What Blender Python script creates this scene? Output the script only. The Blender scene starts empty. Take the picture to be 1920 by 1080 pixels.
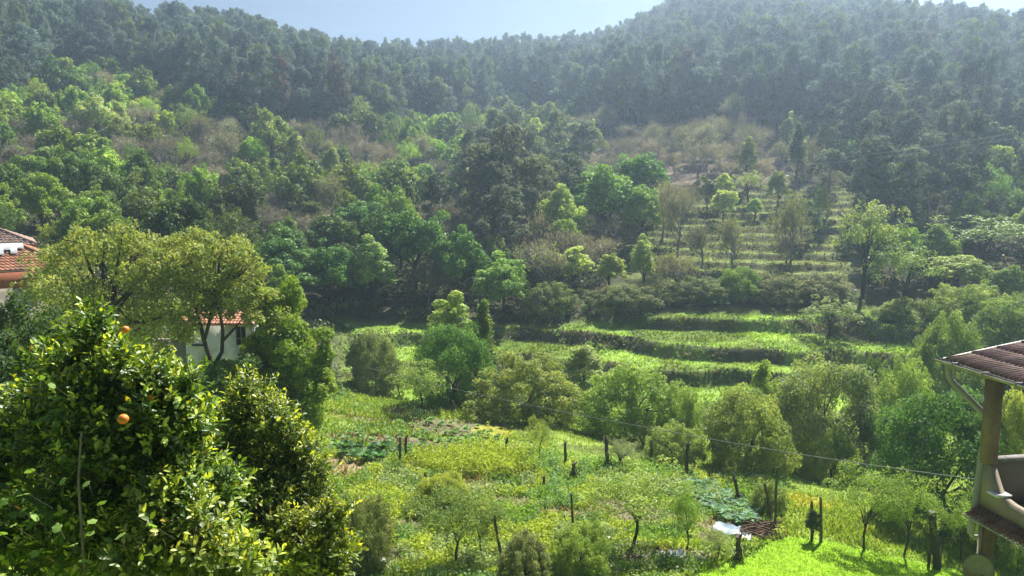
import bpy, math, random
import numpy as np
from mathutils import Vector, Matrix

# ------------------------------------------------------------------ camera, sky, sun, exposure
SC = bpy.context.scene
COL = SC.collection
rad = math.radians
CAMZ, PITCH, F = 12.5, rad(7.56), 1507.0      # F: focal length in pixels of a 1920 px wide picture
cam_d = bpy.data.cameras.new('camera')
cam = bpy.data.objects.new('camera', cam_d); COL.objects.link(cam)
cam.location = (0, 0, CAMZ); cam.rotation_euler = (math.pi/2 - PITCH, 0, 0)
cam_d.sensor_width = 36; cam_d.lens = 36*F/1920; cam_d.clip_end = 3000; cam_d.clip_start = 0.1
SC.camera = cam

SUN_AZ, SUN_EL = rad(30), rad(49)
world = bpy.data.worlds.new('World'); SC.world = world; world.use_nodes = True
wn = world.node_tree.nodes; wl = world.node_tree.links
wn.clear()
sky = wn.new('ShaderNodeTexSky'); sky.sky_type = 'NISHITA'; sky.sun_disc = False
sky.sun_elevation = SUN_EL; sky.sun_rotation = SUN_AZ; sky.altitude = 200; sky.air_density = 1.0; sky.dust_density = .6; sky.ozone_density = 3.0
bg = wn.new('ShaderNodeBackground'); bg.inputs['Strength'].default_value = 0.0245
wo = wn.new('ShaderNodeOutputWorld')
wl.new(sky.outputs[0], bg.inputs[0]); wl.new(bg.outputs[0], wo.inputs[0])

sd = bpy.data.lights.new('sun', 'SUN'); sd.energy = 5.0; sd.angle = rad(0.5); sd.color = (1.0, 0.95, 0.86)
sun = bpy.data.objects.new('sun', sd); COL.objects.link(sun)
S = Vector((math.sin(SUN_AZ)*math.cos(SUN_EL), math.cos(SUN_AZ)*math.cos(SUN_EL), math.sin(SUN_EL)))
sun.rotation_euler = S.to_track_quat('Z', 'Y').to_euler(); sun.location = (0, 0, 150)

SC.view_settings.view_transform = 'Standard'; SC.view_settings.look = 'None'
SC.view_settings.gamma = 1.0; SC.view_settings.use_curve_mapping = False
SC.view_settings.exposure = 1.42
HAZE_DENSITY = 0.001
cy = SC.cycles
cy.use_denoising = True; cy.max_bounces = 6; cy.diffuse_bounces = 3; cy.glossy_bounces = 1
cy.transmission_bounces = 4; cy.volume_bounces = 1; cy.transparent_max_bounces = 4
cy.caustics_reflective = False; cy.caustics_refractive = False

# ------------------------------------------------------------------ camera geometry helpers (used to place real things)
CP, SP = math.cos(PITCH), math.sin(PITCH)
def at(px, py, Y):
    u = (px-960)/F; v = (540-py)/F
    k = Y/(CP + v*SP)
    return Vector((u*k, Y, CAMZ + k*(v*CP - SP)))
def project(X, Y, Z):
    dz = np.asarray(Z)-CAMZ
    d = Y*CP - dz*SP
    up = Y*SP + dz*CP
    return 960 + F*X/d, 540 - F*up/d

# ------------------------------------------------------------------ noise
def _hash(i, j, s):
    n = (i*374761393 + j*668265263 + s*2246822519) & 0xffffffff
    n = ((n ^ (n >> 13))*1274126177) & 0xffffffff
    return ((n ^ (n >> 16)) & 0xffff)/65535.0
def vnoise(x, y, s=0):
    x = np.asarray(x, float); y = np.asarray(y, float)
    xi = np.floor(x).astype(np.int64); yi = np.floor(y).astype(np.int64)
    fx = x-xi; fy = y-yi; fx = fx*fx*(3-2*fx); fy = fy*fy*(3-2*fy)
    a = _hash(xi, yi, s); b = _hash(xi+1, yi, s); c = _hash(xi, yi+1, s); d = _hash(xi+1, yi+1, s)
    return (a*(1-fx)+b*fx)*(1-fy) + (c*(1-fx)+d*fx)*fy
def fbm(x, y, s=0, o=3):
    t = 0; a = 1; n = 0
    for k in range(o):
        t = t + a*vnoise(x*2**k, y*2**k, s+k*17); n += a; a *= .5
    return t/n
def sstep(a, b, x):
    t = np.clip((x-a)/(b-a), 0, 1); return t*t*(3-2*t)

# ------------------------------------------------------------------ terrain height
_NEAR = {-700: 7, 100: 7, 450: 6.5, 650: 5.4, 960: 4, 1150: 3, 1300: 2, 1600: .6, 1900: .2, 2300: 0.2, 2700: .2}
_T = {  # picture column -> list of (distance, height)
 -700: [(24,2),(36,3),(45,3.5),(60,7),(100,20),(170,46),(215,58),(330,54),(600,40)],
 100: [(24,.6),(32,1),(42,2),(50,2.5),(60,4),(80,8),(100,12.5),(130,20),(170,32),(212,46),(245,49),(330,42),(600,32)],
 450: [(24,.3),(32,.8),(42,1.4),(50,1.2),(60,1.6),(80,5),(100,9.5),(130,17),(170,28),(215,41),(245,49),(285,53),(400,47),(600,34)],
 650: [(24,.1),(32,.3),(46,-.2),(50,-1.0),(56,-1.1),(65,-.2),(70,.7),(80,3.0),(100,7.5),(130,14.5),(170,23.5),(220,34),(290,46.5),(320,48),(450,42),(600,34)],
 960: [(24,0),(36,-.1),(43.5,-.4),(47,-1.4),(50,-2.6),(53,-2.7),(58,-1.9),(64,-.8),(70,.4),(74,1.5),(85,3),(105,5.5),(130,10.5),(170,19),(210,27),(260,40),(320,54),(380,54),(600,40)],
 1150: [(24,0),(36,-.4),(41,-1.0),(45,-2.0),(50,-2.4),(54,-2.2),(60,-1.1),(68,.7),(74,1.8),(85,4.2),(104,8),(130,14),(160,22),(210,32),(260,43),(320,54.5),(380,57),(600,44)],
 1300: [(24,0),(34,-.5),(38,-1.2),(43,-2.1),(49,-2.5),(52,-2.2),(58,-.7),(66,1.2),(74,2.3),(82,4.4),(92,6.6),(104,9.2),(128,15.8),(152,23.5),(190,34),(250,56),(320,76),(400,88),(600,74)],
 1600: [(24,0),(31,-.8),(35,-1.5),(39,-2.3),(46,-2.6),(51,-2.2),(58,-.7),(66,1.0),(74,2.6),(84,5.0),(104,10.5),(130,18),(160,27.5),(200,40),(260,57),(330,74),(400,82),(600,72)],
 1900: [(24,-.6),(30,-1.8),(36,-2.6),(44,-2.6),(52,-1.5),(60,.6),(74,4),(95,9),(120,15.5),(150,24.5),(190,36),(225,43),(260,42),(350,36),(600,28)],
 2300: [(24,-1.5),(36,-3),(44,-2.5),(60,2),(95,13),(150,30),(200,40),(240,43),(350,36),(600,30)],
 2700: [(24,-1.5),(36,-3),(44,-2.5),(60,3),(95,15),(150,33),(200,43),(240,46),(350,40),(600,30)],
}
_pc = np.array(sorted(_T)); _uc = (_pc-960)/F
_yg = np.arange(-40, 601, 1.0)
_rows = []
for p in sorted(_T):
    pts = _T[p]; n = _NEAR[p]
    pts = [(-40, n), (9, n), (16, min(n, 3.4)), (21, min(n, pts[0][1]+.7))] + pts
    _rows.append(np.interp(_yg, [a for a, b in pts], [b for a, b in pts]))
_rows = np.array(_rows)
_ug = np.linspace(_uc[0], _uc[-1], 240)
_tab = np.array([np.interp(_ug, _uc, _rows[:, j]) for j in range(len(_yg))]).T   # [u, y]
def _blur(t, w, ax):
    k = np.ones(w)/w
    return np.apply_along_axis(lambda v: np.convolve(np.pad(v, w//2, mode='edge'), k, 'valid'), ax, t)
_tab = _blur(_blur(_tab, 9, 0), 9, 0); _tab = _blur(_tab, 3, 1)
_far = _blur(_blur(_tab, 15, 1), 11, 1)
_w = sstep(75, 120, _yg)[None, :]
_tab = _tab*(1-_w) + _far*_w
def base_h(X, Y):
    X = np.asarray(X, float); Y = np.asarray(Y, float)
    u = np.clip(X/np.maximum(Y, 18), _ug[0], _ug[-1])
    fi = (u-_ug[0])/(_ug[1]-_ug[0]); fj = np.clip(Y, -40, 600)+40
    i = np.clip(fi.astype(int), 0, len(_ug)-2); j = np.clip(fj.astype(int), 0, len(_yg)-2)
    a = fi-i; b = fj-j
    return (_tab[i, j]*(1-a)+_tab[i+1, j]*a)*(1-b) + (_tab[i, j+1]*(1-a)+_tab[i+1, j+1]*a)*b
def terrace_mask(X, Y):
    px = 960 + F*X/np.maximum(Y, 5)
    m1 = sstep(49, 51, Y)*(1-sstep(67, 70, Y))*sstep(600, 680, px)*(1-sstep(1740, 1830, px))
    m2 = sstep(73, 76, Y)*(1-sstep(104, 114, Y))*sstep(1130, 1230, px)*(1-sstep(1560, 1640, px))
    m3 = .8*sstep(108, 114, Y)*(1-sstep(150, 160, Y))*sstep(1080, 1130, px)*(1-sstep(1400, 1500, px))
    return m1, m2, m3
def _terr(b, step, edge):
    t = b/step; fl = np.floor(t); fr = t-fl
    g = np.where(fr < edge, .10*fr/edge, .10+.90*sstep(edge, 1, fr))
    return step*(fl+g), sstep(edge-.02, edge+.05, fr)*(1-sstep(.97, 1.0, fr))
def height(X, Y, full=False):
    X = np.asarray(X, float); Y = np.asarray(Y, float)
    b = base_h(X, Y)
    m1, m2, m3 = terrace_mask(X, Y)
    w = (fbm(X/9., Y/9., 5)-.5)
    w1 = fbm(X/16., Y/10., 15)-.5
    z1, r1 = _terr(b+w*1.1+w1*1.9+(fbm(X/2.4, Y/2.4, 16)-.5)*.4+.1, 1.1, .75)
    z2, r2 = _terr(b+w*1.0+(fbm(X/3., Y/3., 25)-.5)*.3, .72, .62)
    z3, r3 = _terr(b+w*.7, 1.1, .6)
    z = b + (z1-b-w*.5-w1*1.1)*m1 + (z2-b)*m2 + (z3-b)*m3
    z = z + (fbm(X/1.7, Y/1.7, 9)-.5)*.16 + (fbm(X/14., Y/14., 3)-.5)*np.clip((Y-70)/40, 0, 1)*2.2
    if full: return z, r1*m1, r2*m2, r3*m3
    return z
def H(x, y): return float(height(np.array([x]), np.array([y]))[0])
def ground_at(px, py, y0=18, y1=150):
    """first point of the ground seen at a picture position"""
    Y = np.arange(y0, y1, .1); X = (px-960)/F*Y
    for _ in range(2):
        Z = height(X, Y); d = Y*CP-(Z-CAMZ)*SP; X = (px-960)/F*d
    q = project(X, Y, Z)[1]
    k = np.argmax(q <= py) if (q <= py).any() else len(Y)-1
    return Vector((X[k], Y[k], Z[k]))
def column_point(px, Y):
    X = (px-960)/F*Y; Z = H(X, Y)
    X = (px-960)/F*(Y*CP-(Z-CAMZ)*SP)
    return Vector((X, Y, H(X, Y)))

# ------------------------------------------------------------------ mesh helpers
def mesh_np(name, V, Fc, tint=None, mats=(), smooth=False, mi=None):
    """V (n,3); Fc: list of int arrays (k,3) or (k,4)"""
    me = bpy.data.meshes.new(name)
    V = np.ascontiguousarray(V, np.float32)
    Fc = [np.asarray(f, np.int32) for f in Fc if len(f)]
    me.vertices.add(len(V)); me.vertices.foreach_set('co', V.ravel())
    nl = sum(f.size for f in Fc); nf = sum(len(f) for f in Fc)
    me.loops.add(nl); me.polygons.add(nf)
    me.loops.foreach_set('vertex_index', np.concatenate([f.ravel() for f in Fc]))
    tot = np.concatenate([np.full(len(f), f.shape[1], np.int32) for f in Fc])
    me.polygons.foreach_set('loop_start', np.concatenate([[0], np.cumsum(tot)[:-1]]).astype(np.int32))
    me.polygons.foreach_set('loop_total', tot)
    if smooth: me.polygons.foreach_set('use_smooth', np.ones(nf, bool))
    if tint is not None:
        a = me.attributes.new('tint', 'FLOAT_COLOR', 'POINT')
        c = np.ones((len(V), 4), np.float32); c[:, :3] = tint
        a.data.foreach_set('color', c.ravel())
    for m in mats: me.materials.append(m)
    if mi is not None: me.polygons.foreach_set('material_index', np.asarray(mi, np.int32))
    me.update(calc_edges=True)
    return me
class MB:
    """collects plain shapes into one mesh"""
    def __init__(s): s.V = []; s.F = {3: [], 4: []}; s.T = []; s.n = 0
    def add(s, V, Fc, tint=(1, 1, 1)):
        V = np.asarray(V, float).reshape(-1, 3); Fc = np.asarray(Fc, int)
        s.V.append(V); s.F[Fc.shape[1]].append(Fc+s.n)
        t = np.ones((len(V), 3))*np.asarray(tint); s.T.append(t); s.n += len(V)
    def box(s, c, d, R=None, tint=(1, 1, 1), jit=0, rng=None):
        h = np.array(d)/2.
        P = np.array([[x, y, z] for x in (-1, 1) for y in (-1, 1) for z in (-1, 1)])*h
        if jit: P = P + rng.uniform(-jit, jit, P.shape)
        if R is not None: P = P @ np.array(R.to_3x3()).T
        s.add(P+np.array(c), [[0, 1, 3, 2], [4, 6, 7, 5], [0, 4, 5, 1], [2, 3, 7, 6], [0, 2, 6, 4], [1, 5, 7, 3]], tint)
    def tube(s, pts, rs, n=6, tint=(1, 1, 1), cap=True):
        pts = np.asarray(pts, float); rs = np.ones(len(pts))*rs
        V = []
        ref = np.array([.31, .17, .93])
        for i in range(len(pts)):
            d = pts[min(i+1, len(pts)-1)]-pts[max(i-1, 0)]; d = d/(np.linalg.norm(d)+1e-9)
            if abs(d@ref) > .95: ref = np.array([.9, .3, .1])
            a = np.cross(d, ref); a /= np.linalg.norm(a); b = np.cross(d, a)
            for k in range(n):
                t = 2*math.pi*k/n; V.append(pts[i]+rs[i]*(math.cos(t)*a+math.sin(t)*b))
        Fq = [[i*n+k, i*n+(k+1) % n, (i+1)*n+(k+1) % n, (i+1)*n+k] for i in range(len(pts)-1) for k in range(n)]
        m = s.n
        s.add(V, Fq, tint)
        if cap and n in (4, 5, 6, 8, 10, 12):
            for e in (0, (len(pts)-1)*n):
                c = V[e:e+n]; s.add(np.vstack([c, np.mean(c, 0)]), [[k, (k+1) % n, n] for k in range(n)], tint)
    def mesh(s, name, mat, smooth=False):
        return mesh_np(name, np.vstack(s.V), [np.vstack(v) for v in s.F.values() if v], np.vstack(s.T), [mat], smooth)
    def build(s, name, mat, parent=None, smooth=False, color=None):
        return link(name, s.mesh(name, mat, smooth), parent, color)
def link(name, me, parent=None, color=None):
    o = bpy.data.objects.new(name, me); COL.objects.link(o)
    if parent is not None: o.parent = parent
    if color is not None: o.color = (*color, 1)
    return o
def thing(name, label, cat, loc=(0, 0, 0), rz=0, group=None, scale=None):
    o = bpy.data.objects.new(name, None); COL.objects.link(o)
    o.location = loc; o.rotation_euler = (0, 0, rz); o['label'] = label; o['category'] = cat
    o.empty_display_size = .3
    if scale is not None: o.scale = scale
    if group: o['group'] = group
    return o
def tag(o, label, cat, group=None):
    o['label'] = label; o['category'] = cat
    if group: o['group'] = group
    return o
def kind(o, k, label=None):
    o['kind'] = k
    if label: o['label'] = label
    return o

# ------------------------------------------------------------------ materials
def new_mat(name):
    m = bpy.data.materials.new(name); m.use_nodes = True
    n = m.node_tree.nodes; n.clear()
    return m, n, m.node_tree.links
def leaf_mat(name, trans=.42, rough=.5, spec=.35, noise=0.0, yel=(1.25, 1.35, .55)):
    m, n, l = new_mat(name)
    at_ = n.new('ShaderNodeAttribute'); at_.attribute_name = 'tint'
    oi = n.new('ShaderNodeObjectInfo')
    mu = n.new('ShaderNodeMix'); mu.data_type = 'RGBA'; mu.blend_type = 'MULTIPLY'; mu.inputs[0].default_value = 1
    l.new(at_.outputs['Color'], mu.inputs[6]); l.new(oi.outputs['Color'], mu.inputs[7])
    p = n.new('ShaderNodeBsdfPrincipled'); p.inputs['Roughness'].default_value = rough
    p.inputs['Specular IOR Level'].default_value = spec
    l.new(mu.outputs[2], p.inputs['Base Color'])
    t = n.new('ShaderNodeBsdfTranslucent')
    m2 = n.new('ShaderNodeMix'); m2.data_type = 'RGBA'; m2.blend_type = 'MULTIPLY'; m2.inputs[0].default_value = 1
    m2.inputs[7].default_value = (*yel, 1)
    l.new(mu.outputs[2], m2.inputs[6]); l.new(m2.outputs[2], t.inputs['Color'])
    mx = n.new('ShaderNodeMixShader'); mx.inputs[0].default_value = trans
    l.new(p.outputs[0], mx.inputs[1]); l.new(t.outputs[0], mx.inputs[2])
    o = n.new('ShaderNodeOutputMaterial'); l.new(mx.outputs[0], o.inputs['Surface'])
    return m
def solid_mat(name, c1, c2=None, scale=6., rough=.85, bump=.3, detail=6, spec=.3, metallic=0, stain=None, tint=True, wave=None):
    """colour of the thing itself, broken up by noise, with fine relief"""
    m, n, l = new_mat(name)
    c2 = c2 or tuple(x*.6 for x in c1)
    tc = n.new('ShaderNodeTexCoord')
    nz = n.new('ShaderNodeTexNoise'); nz.inputs['Scale'].default_value = scale; nz.inputs['Detail'].default_value = detail; nz.inputs['Roughness'].default_value = .65
    l.new(tc.outputs['Object'], nz.inputs['Vector'])
    cr = n.new('ShaderNodeValToRGB'); cr.color_ramp.elements[0].position = .35; cr.color_ramp.elements[1].position = .66
    cr.color_ramp.elements[0].color = (*c2, 1); cr.color_ramp.elements[1].color = (*c1, 1)
    l.new(nz.outputs[0], cr.inputs[0])
    last = cr.outputs[0]
    if stain:
        nz2 = n.new('ShaderNodeTexNoise'); nz2.inputs['Scale'].default_value = scale*.3; nz2.inputs['Detail'].default_value = 5
        l.new(tc.outputs['Object'], nz2.inputs['Vector'])
        r2 = n.new('ShaderNodeValToRGB'); r2.color_ramp.elements[0].position = .5; r2.color_ramp.elements[1].position = .62
        l.new(nz2.outputs[0], r2.inputs[0])
        mm = n.new('ShaderNodeMix'); mm.data_type = 'RGBA'; mm.inputs[7].default_value = (*stain, 1)
        l.new(r2.outputs[0], mm.inputs[0]); l.new(last, mm.inputs[6]); last = mm.outputs[2]
    if tint:
        at_ = n.new('ShaderNodeAttribute'); at_.attribute_name = 'tint'
        mu = n.new('ShaderNodeMix'); mu.data_type = 'RGBA'; mu.blend_type = 'MULTIPLY'; mu.inputs[0].default_value = 1
        l.new(at_.outputs['Color'], mu.inputs[6]); l.new(last, mu.inputs[7]); last = mu.outputs[2]
        oi = n.new('ShaderNodeObjectInfo')
        mo = n.new('ShaderNodeMix'); mo.data_type = 'RGBA'; mo.blend_type = 'MULTIPLY'; mo.inputs[0].default_value = 1
        l.new(oi.outputs['Color'], mo.inputs[7]); l.new(last, mo.inputs[6]); last = mo.outputs[2]
    p = n.new('ShaderNodeBsdfPrincipled'); p.inputs['Roughness'].default_value = rough
    p.inputs['Specular IOR Level'].default_value = spec; p.inputs['Metallic'].default_value = metallic
    l.new(last, p.inputs['Base Color'])
    b = n.new('ShaderNodeBump'); b.inputs['Strength'].default_value = bump; b.inputs['Distance'].default_value = .02
    l.new(nz.outputs[0], b.inputs['Height']); l.new(b.outputs[0], p.inputs['Normal'])
    o = n.new('ShaderNodeOutputMaterial'); l.new(p.outputs[0], o.inputs['Surface'])
    return m
M = {}
M['leaf'] = leaf_mat('leaf', .34, .6, .2)
M['far_leaf'] = leaf_mat('far_leaf', .28, .6, .25)
M['euca_leaf'] = leaf_mat('euca_leaf', .35, .7, .12, yel=(1.05, 1.15, .9))
M['glossy_leaf'] = leaf_mat('glossy_leaf', .4, .4, .42, yel=(1.7, 1.6, .4))
M['grass'] = leaf_mat('grass', .45, .55, .2, yel=(1.3, 1.3, .5))
M['bark'] = solid_mat('bark', (.11, .09, .07), (.04, .032, .025), 9, .9, .6)
M['pale_bark'] = solid_mat('pale_bark', (.3, .26, .21), (.12, .1, .08), 5, .9, .4)
M['twig'] = solid_mat('twig', (.29, .26, .235), (.16, .14, .125), 2, .9, .1)
M['old_wood'] = solid_mat('old_wood', (.2, .17, .14), (.07, .055, .045), 14, .9, .6)
M['granite'] = solid_mat('granite', (.22, .2, .18), (.09, .085, .075), 30, .9, .5, stain=(.12, .12, .07))
M['stone'] = solid_mat('stone', (.38, .36, .33), (.2, .19, .17), 12, .9, .5)
M['render_grey'] = solid_mat('render_grey', (.36, .33, .28), (.24, .22, .19), 3.5, .9, .25, stain=(.17, .15, .12))
M['render_beige'] = solid_mat('render_beige', (.33, .28, .215), (.27, .225, .17), 2.5, .9, .25, stain=(.24, .21, .15))
M['column_paint'] = solid_mat('column_paint', (.235, .165, .14), (.17, .12, .105), 5, .9, .3)
M['white_wash'] = solid_mat('white_wash', (.85, .85, .83), (.72, .71, .68), 2.5, .85, .15, stain=(.5, .49, .46))
M['brick_wall'] = solid_mat('brick_wall', (.38, .13, .07), (.25, .09, .05), 6, .9, .3)
M['clay'] = solid_mat('clay', (.5, .225, .125), (.33, .15, .09), 2.2, .85, .3, stain=(.27, .15, .1))
M['old_clay'] = solid_mat('old_clay', (.36, .24, .2), (.21, .145, .125), 6, .9, .3, stain=(.17, .145, .125))
M['pale_sheet'] = solid_mat('pale_sheet', (.75, .76, .78), (.5, .5, .5), 3, .5, .1)
M['zinc'] = solid_mat('zinc', (.3, .29, .27), (.2, .19, .18), 8, .55, .1, metallic=.3, spec=.5)
M['pvc'] = solid_mat('pvc', (.33, .32, .3), (.24, .23, .215), 5, .6, .1)
M['dark'] = solid_mat('dark', (.02, .02, .022), (.012, .012, .014), 3, .5, .0)
M['cable'] = solid_mat('cable', (.2, .2, .2), (.14, .14, .14), 3, .6, 0)
M['orange'] = solid_mat('orange', (.85, .26, .015), (.75, .2, .01), 25, .45, .25, spec=.5)
M['dish'] = solid_mat('dish', (.27, .255, .225), (.2, .185, .16), 9, .7, .2, stain=(.2, .15, .1))
M['soil'] = solid_mat('soil', (.17, .115, .075), (.08, .055, .035), 4, .95, .6)
M['blue_sheet'] = solid_mat('blue_sheet', (.36, .47, .56), (.26, .34, .42), 3, .5, .1)
M['flower'] = leaf_mat('flower', .3, .5, .3, yel=(1, 1, .9))

# ------------------------------------------------------------------ ground
def ground_material():
    m, n, l = new_mat('ground')
    at_ = n.new('ShaderNodeAttribute'); at_.attribute_name = 'tint'
    tc = n.new('ShaderNodeTexCoord')
    def noise(sc, d=5):
        z = n.new('ShaderNodeTexNoise'); z.inputs['Scale'].default_value = sc; z.inputs['Detail'].default_value = d; z.inputs['Roughness'].default_value = .7
        l.new(tc.outputs['Object'], z.inputs['Vector']); return z
    a = noise(.9, 8); b = noise(7, 6)
    r = n.new('ShaderNodeMapRange'); r.inputs[1].default_value = .3; r.inputs[2].default_value = .7; r.inputs[3].default_value = .55; r.inputs[4].default_value = 1.35
    l.new(a.outputs[0], r.inputs[0])
    r2 = n.new('ShaderNodeMapRange'); r2.inputs[1].default_value = .3; r2.inputs[2].default_value = .7; r2.inputs[3].default_value = .6; r2.inputs[4].default_value = 1.35
    l.new(b.outputs[0], r2.inputs[0])
    mm = n.new('ShaderNodeMath'); mm.operation = 'MULTIPLY'; l.new(r.outputs[0], mm.inputs[0]); l.new(r2.outputs[0], mm.inputs[1])
    mu = n.new('ShaderNodeVectorMath'); mu.operation = 'SCALE'
    l.new(at_.outputs['Color'], mu.inputs[0]); l.new(mm.outputs[0], mu.inputs['Scale'])
    p = n.new('ShaderNodeBsdfPrincipled'); p.inputs['Roughness'].default_value = .95; p.inputs['Specular IOR Level'].default_value = .1
    l.new(mu.outputs[0], p.inputs['Base Color'])
    bu = n.new('ShaderNodeBump'); bu.inputs['Strength'].default_value = .7; bu.inputs['Distance'].default_value = .08
    l.new(b.outputs[0], bu.inputs['Height']); l.new(bu.outputs[0], p.inputs['Normal'])
    o = n.new('ShaderNodeOutputMaterial'); l.new(p.outputs[0], o.inputs['Surface'])
    return m
M['ground'] = ground_material()

G_MEADOW = np.array([.17, .28, .055]); G_LAWN = np.array([.21, .36, .02]); G_TERR = np.array([.19, .30, .05])
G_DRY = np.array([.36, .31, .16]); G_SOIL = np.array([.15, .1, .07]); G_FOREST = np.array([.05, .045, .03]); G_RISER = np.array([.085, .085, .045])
G_BARE = np.array([.2, .155, .12]); G_YEL = np.array([.36, .36, .05])
# patches of the garden: centre and radii, read off the photograph and pinned to the ground
def _patch(px, py, rx, ry, col, y1=60):
    c = ground_at(px, py, 20, y1); a = ground_at(px, py-ry, 20, y1+10)
    return (c.x, c.y, rx*c.y/F, max(a.y-c.y, .4), np.array(col))
PATCH = [_patch(*a) for a in [
 (860, 800, 130, 14, (.17, .14, .1)), (700, 855, 60, 9, (.2, .15, .1)), (800, 870, 190, 12, G_YEL), (690, 740, 70, 10, G_YEL*.8),
 (700, 715, 60, 8, (.22, .25, .04)), (930, 810, 50, 12, G_YEL), (900, 880, 110, 26, (.17, .19, .03)), (650, 880, 60, 20, (.22, .18, .09)),
 (1380, 990, 75, 20, (.2, .15, .11)), (1430, 1000, 60, 16, (.13, .09, .07)), (1180, 960, 100, 22, (.17, .13, .1)),
 (1250, 1045, 120, 18, (.16, .13, .1)), (1000, 905, 90, 14, (.12, .17, .03)), (700, 1050, 80, 40, (.14, .12, .09)),
 (1510, 940, 60, 14, G_YEL*.9), (1160, 850, 120, 9, (.13, .17, .04)), (640, 730, 40, 8, (.18, .15, .1)),
 (780, 770, 60, 8, (.15, .13, .08)), (650, 872, 55, 12, (.34, .25, .18)), (720, 822, 90, 5, (.22, .17, .13)), (930, 838, 60, 6, (.24, .19, .14)), (700, 790, 120, 5, (.2, .17, .1)), (870, 905, 70, 8, (.26, .2, .13)), (1060, 965, 60, 12, (.24, .18, .13)), (760, 985, 60, 14, (.15, .13, .08)), (960, 940, 70, 10, (.2, .17, .1)), (760, 830, 200, 6, (.16, .12, .08)), (1330, 1010, 40, 10, (.19, .15, .12))]]
def ground_color(X, Y, Z, r1, r2, r3):
    px, py = project(X, Y, Z)
    m1, m2, m3 = terrace_mask(X, Y)
    n = fbm(X/3., Y/3., 21)[:, None]; n2 = fbm(X/.8, Y/.8, 31)[:, None]
    c = G_MEADOW*(1-.45*n)+G_YEL*.4*n
    for cx, cy_, rx, ry, col in PATCH:
        d = ((X-cx)/rx)**2+((Y-cy_)/ry)**2 + (fbm(X/1.3, Y/1.3, 41)-.5)*1.4
        w = (1-sstep(.6, 1.1, d))[:, None]*.85
        c = c*(1-w)+col*w
    lw = (lawn_mask(X, Y))[:, None]
    c = c*(1-lw)+(G_LAWN*(.5+.7*n+.35*n2))*lw
    # beyond the stream
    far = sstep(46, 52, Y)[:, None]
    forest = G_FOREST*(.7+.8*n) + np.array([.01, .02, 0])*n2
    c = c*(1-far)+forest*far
    t1 = m1[:, None]
    tr = G_TERR*(.55+.8*sstep(.3, .7, n))+np.array([.06, .03, .01])*(n2-.3)
    c = c*(1-t1)+tr*t1
    t2 = m2[:, None]; c = c*(1-t2)+((G_TERR*.55+G_DRY*.28)*(.35+.9*n2))*t2
    t3 = np.clip(m3*1.25, 0, 1)[:, None]; c = c*(1-t3)+(G_BARE*(.6+.8*n))*t3
    r = (np.clip(r1+r2+r3*.6, 0, 1)*(.35+.65*sstep(.35, .6, fbm(X/1.6, Y/1.6, 71))))[:, None]; c = c*(1-r)+(G_RISER*(.6+.9*n2))*r
    return c
_lawn = [ground_at(*p) for p in [(1300, 1078), (1400, 1045), (1470, 1008), (1560, 1015), (1660, 1040), (1790, 1068)]]
def lawn_mask(X, Y):
    xs = np.array([p.x for p in _lawn]); ys = np.array([p.y for p in _lawn])
    lim = np.interp(X, xs, ys, left=ys[0]-8, right=ys[-1]-1)
    return (1-sstep(-.25, .15, Y-lim+(fbm(X/.8, Y/.8, 51)-.5)*.5))*sstep(xs[0]-3, xs[0]-1, X)
def build_ground():
    s = np.linspace(-1, 1, 441)
    ys = np.concatenate([np.arange(-20, 20, 1.), np.arange(20, 47, .3), np.arange(47, 71, .2), np.arange(71, 112, .3), np.arange(112, 160, .8), np.arange(160, 620, 6.)])
    Sg, Yg = np.meshgrid(s, ys)
    Xg = (Sg*.8+.03)*(np.maximum(Yg, 0)+28)
    X = Xg.ravel(); Y = Yg.ravel()
    Z, r1, r2, r3 = height(X, Y, True)
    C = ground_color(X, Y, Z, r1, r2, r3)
    nx = len(s); ny = len(ys)
    i = np.arange(ny-1)[:, None]*nx+np.arange(nx-1)[None, :]; i = i.ravel()
    Fq = np.stack([i, i+1, i+nx+1, i+nx], 1)
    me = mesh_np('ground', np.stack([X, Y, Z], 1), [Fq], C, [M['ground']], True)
    kind(link('ground', me), 'structure', 'grassy valley floor rising into terraces and wooded hillsides')
build_ground()

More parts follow.
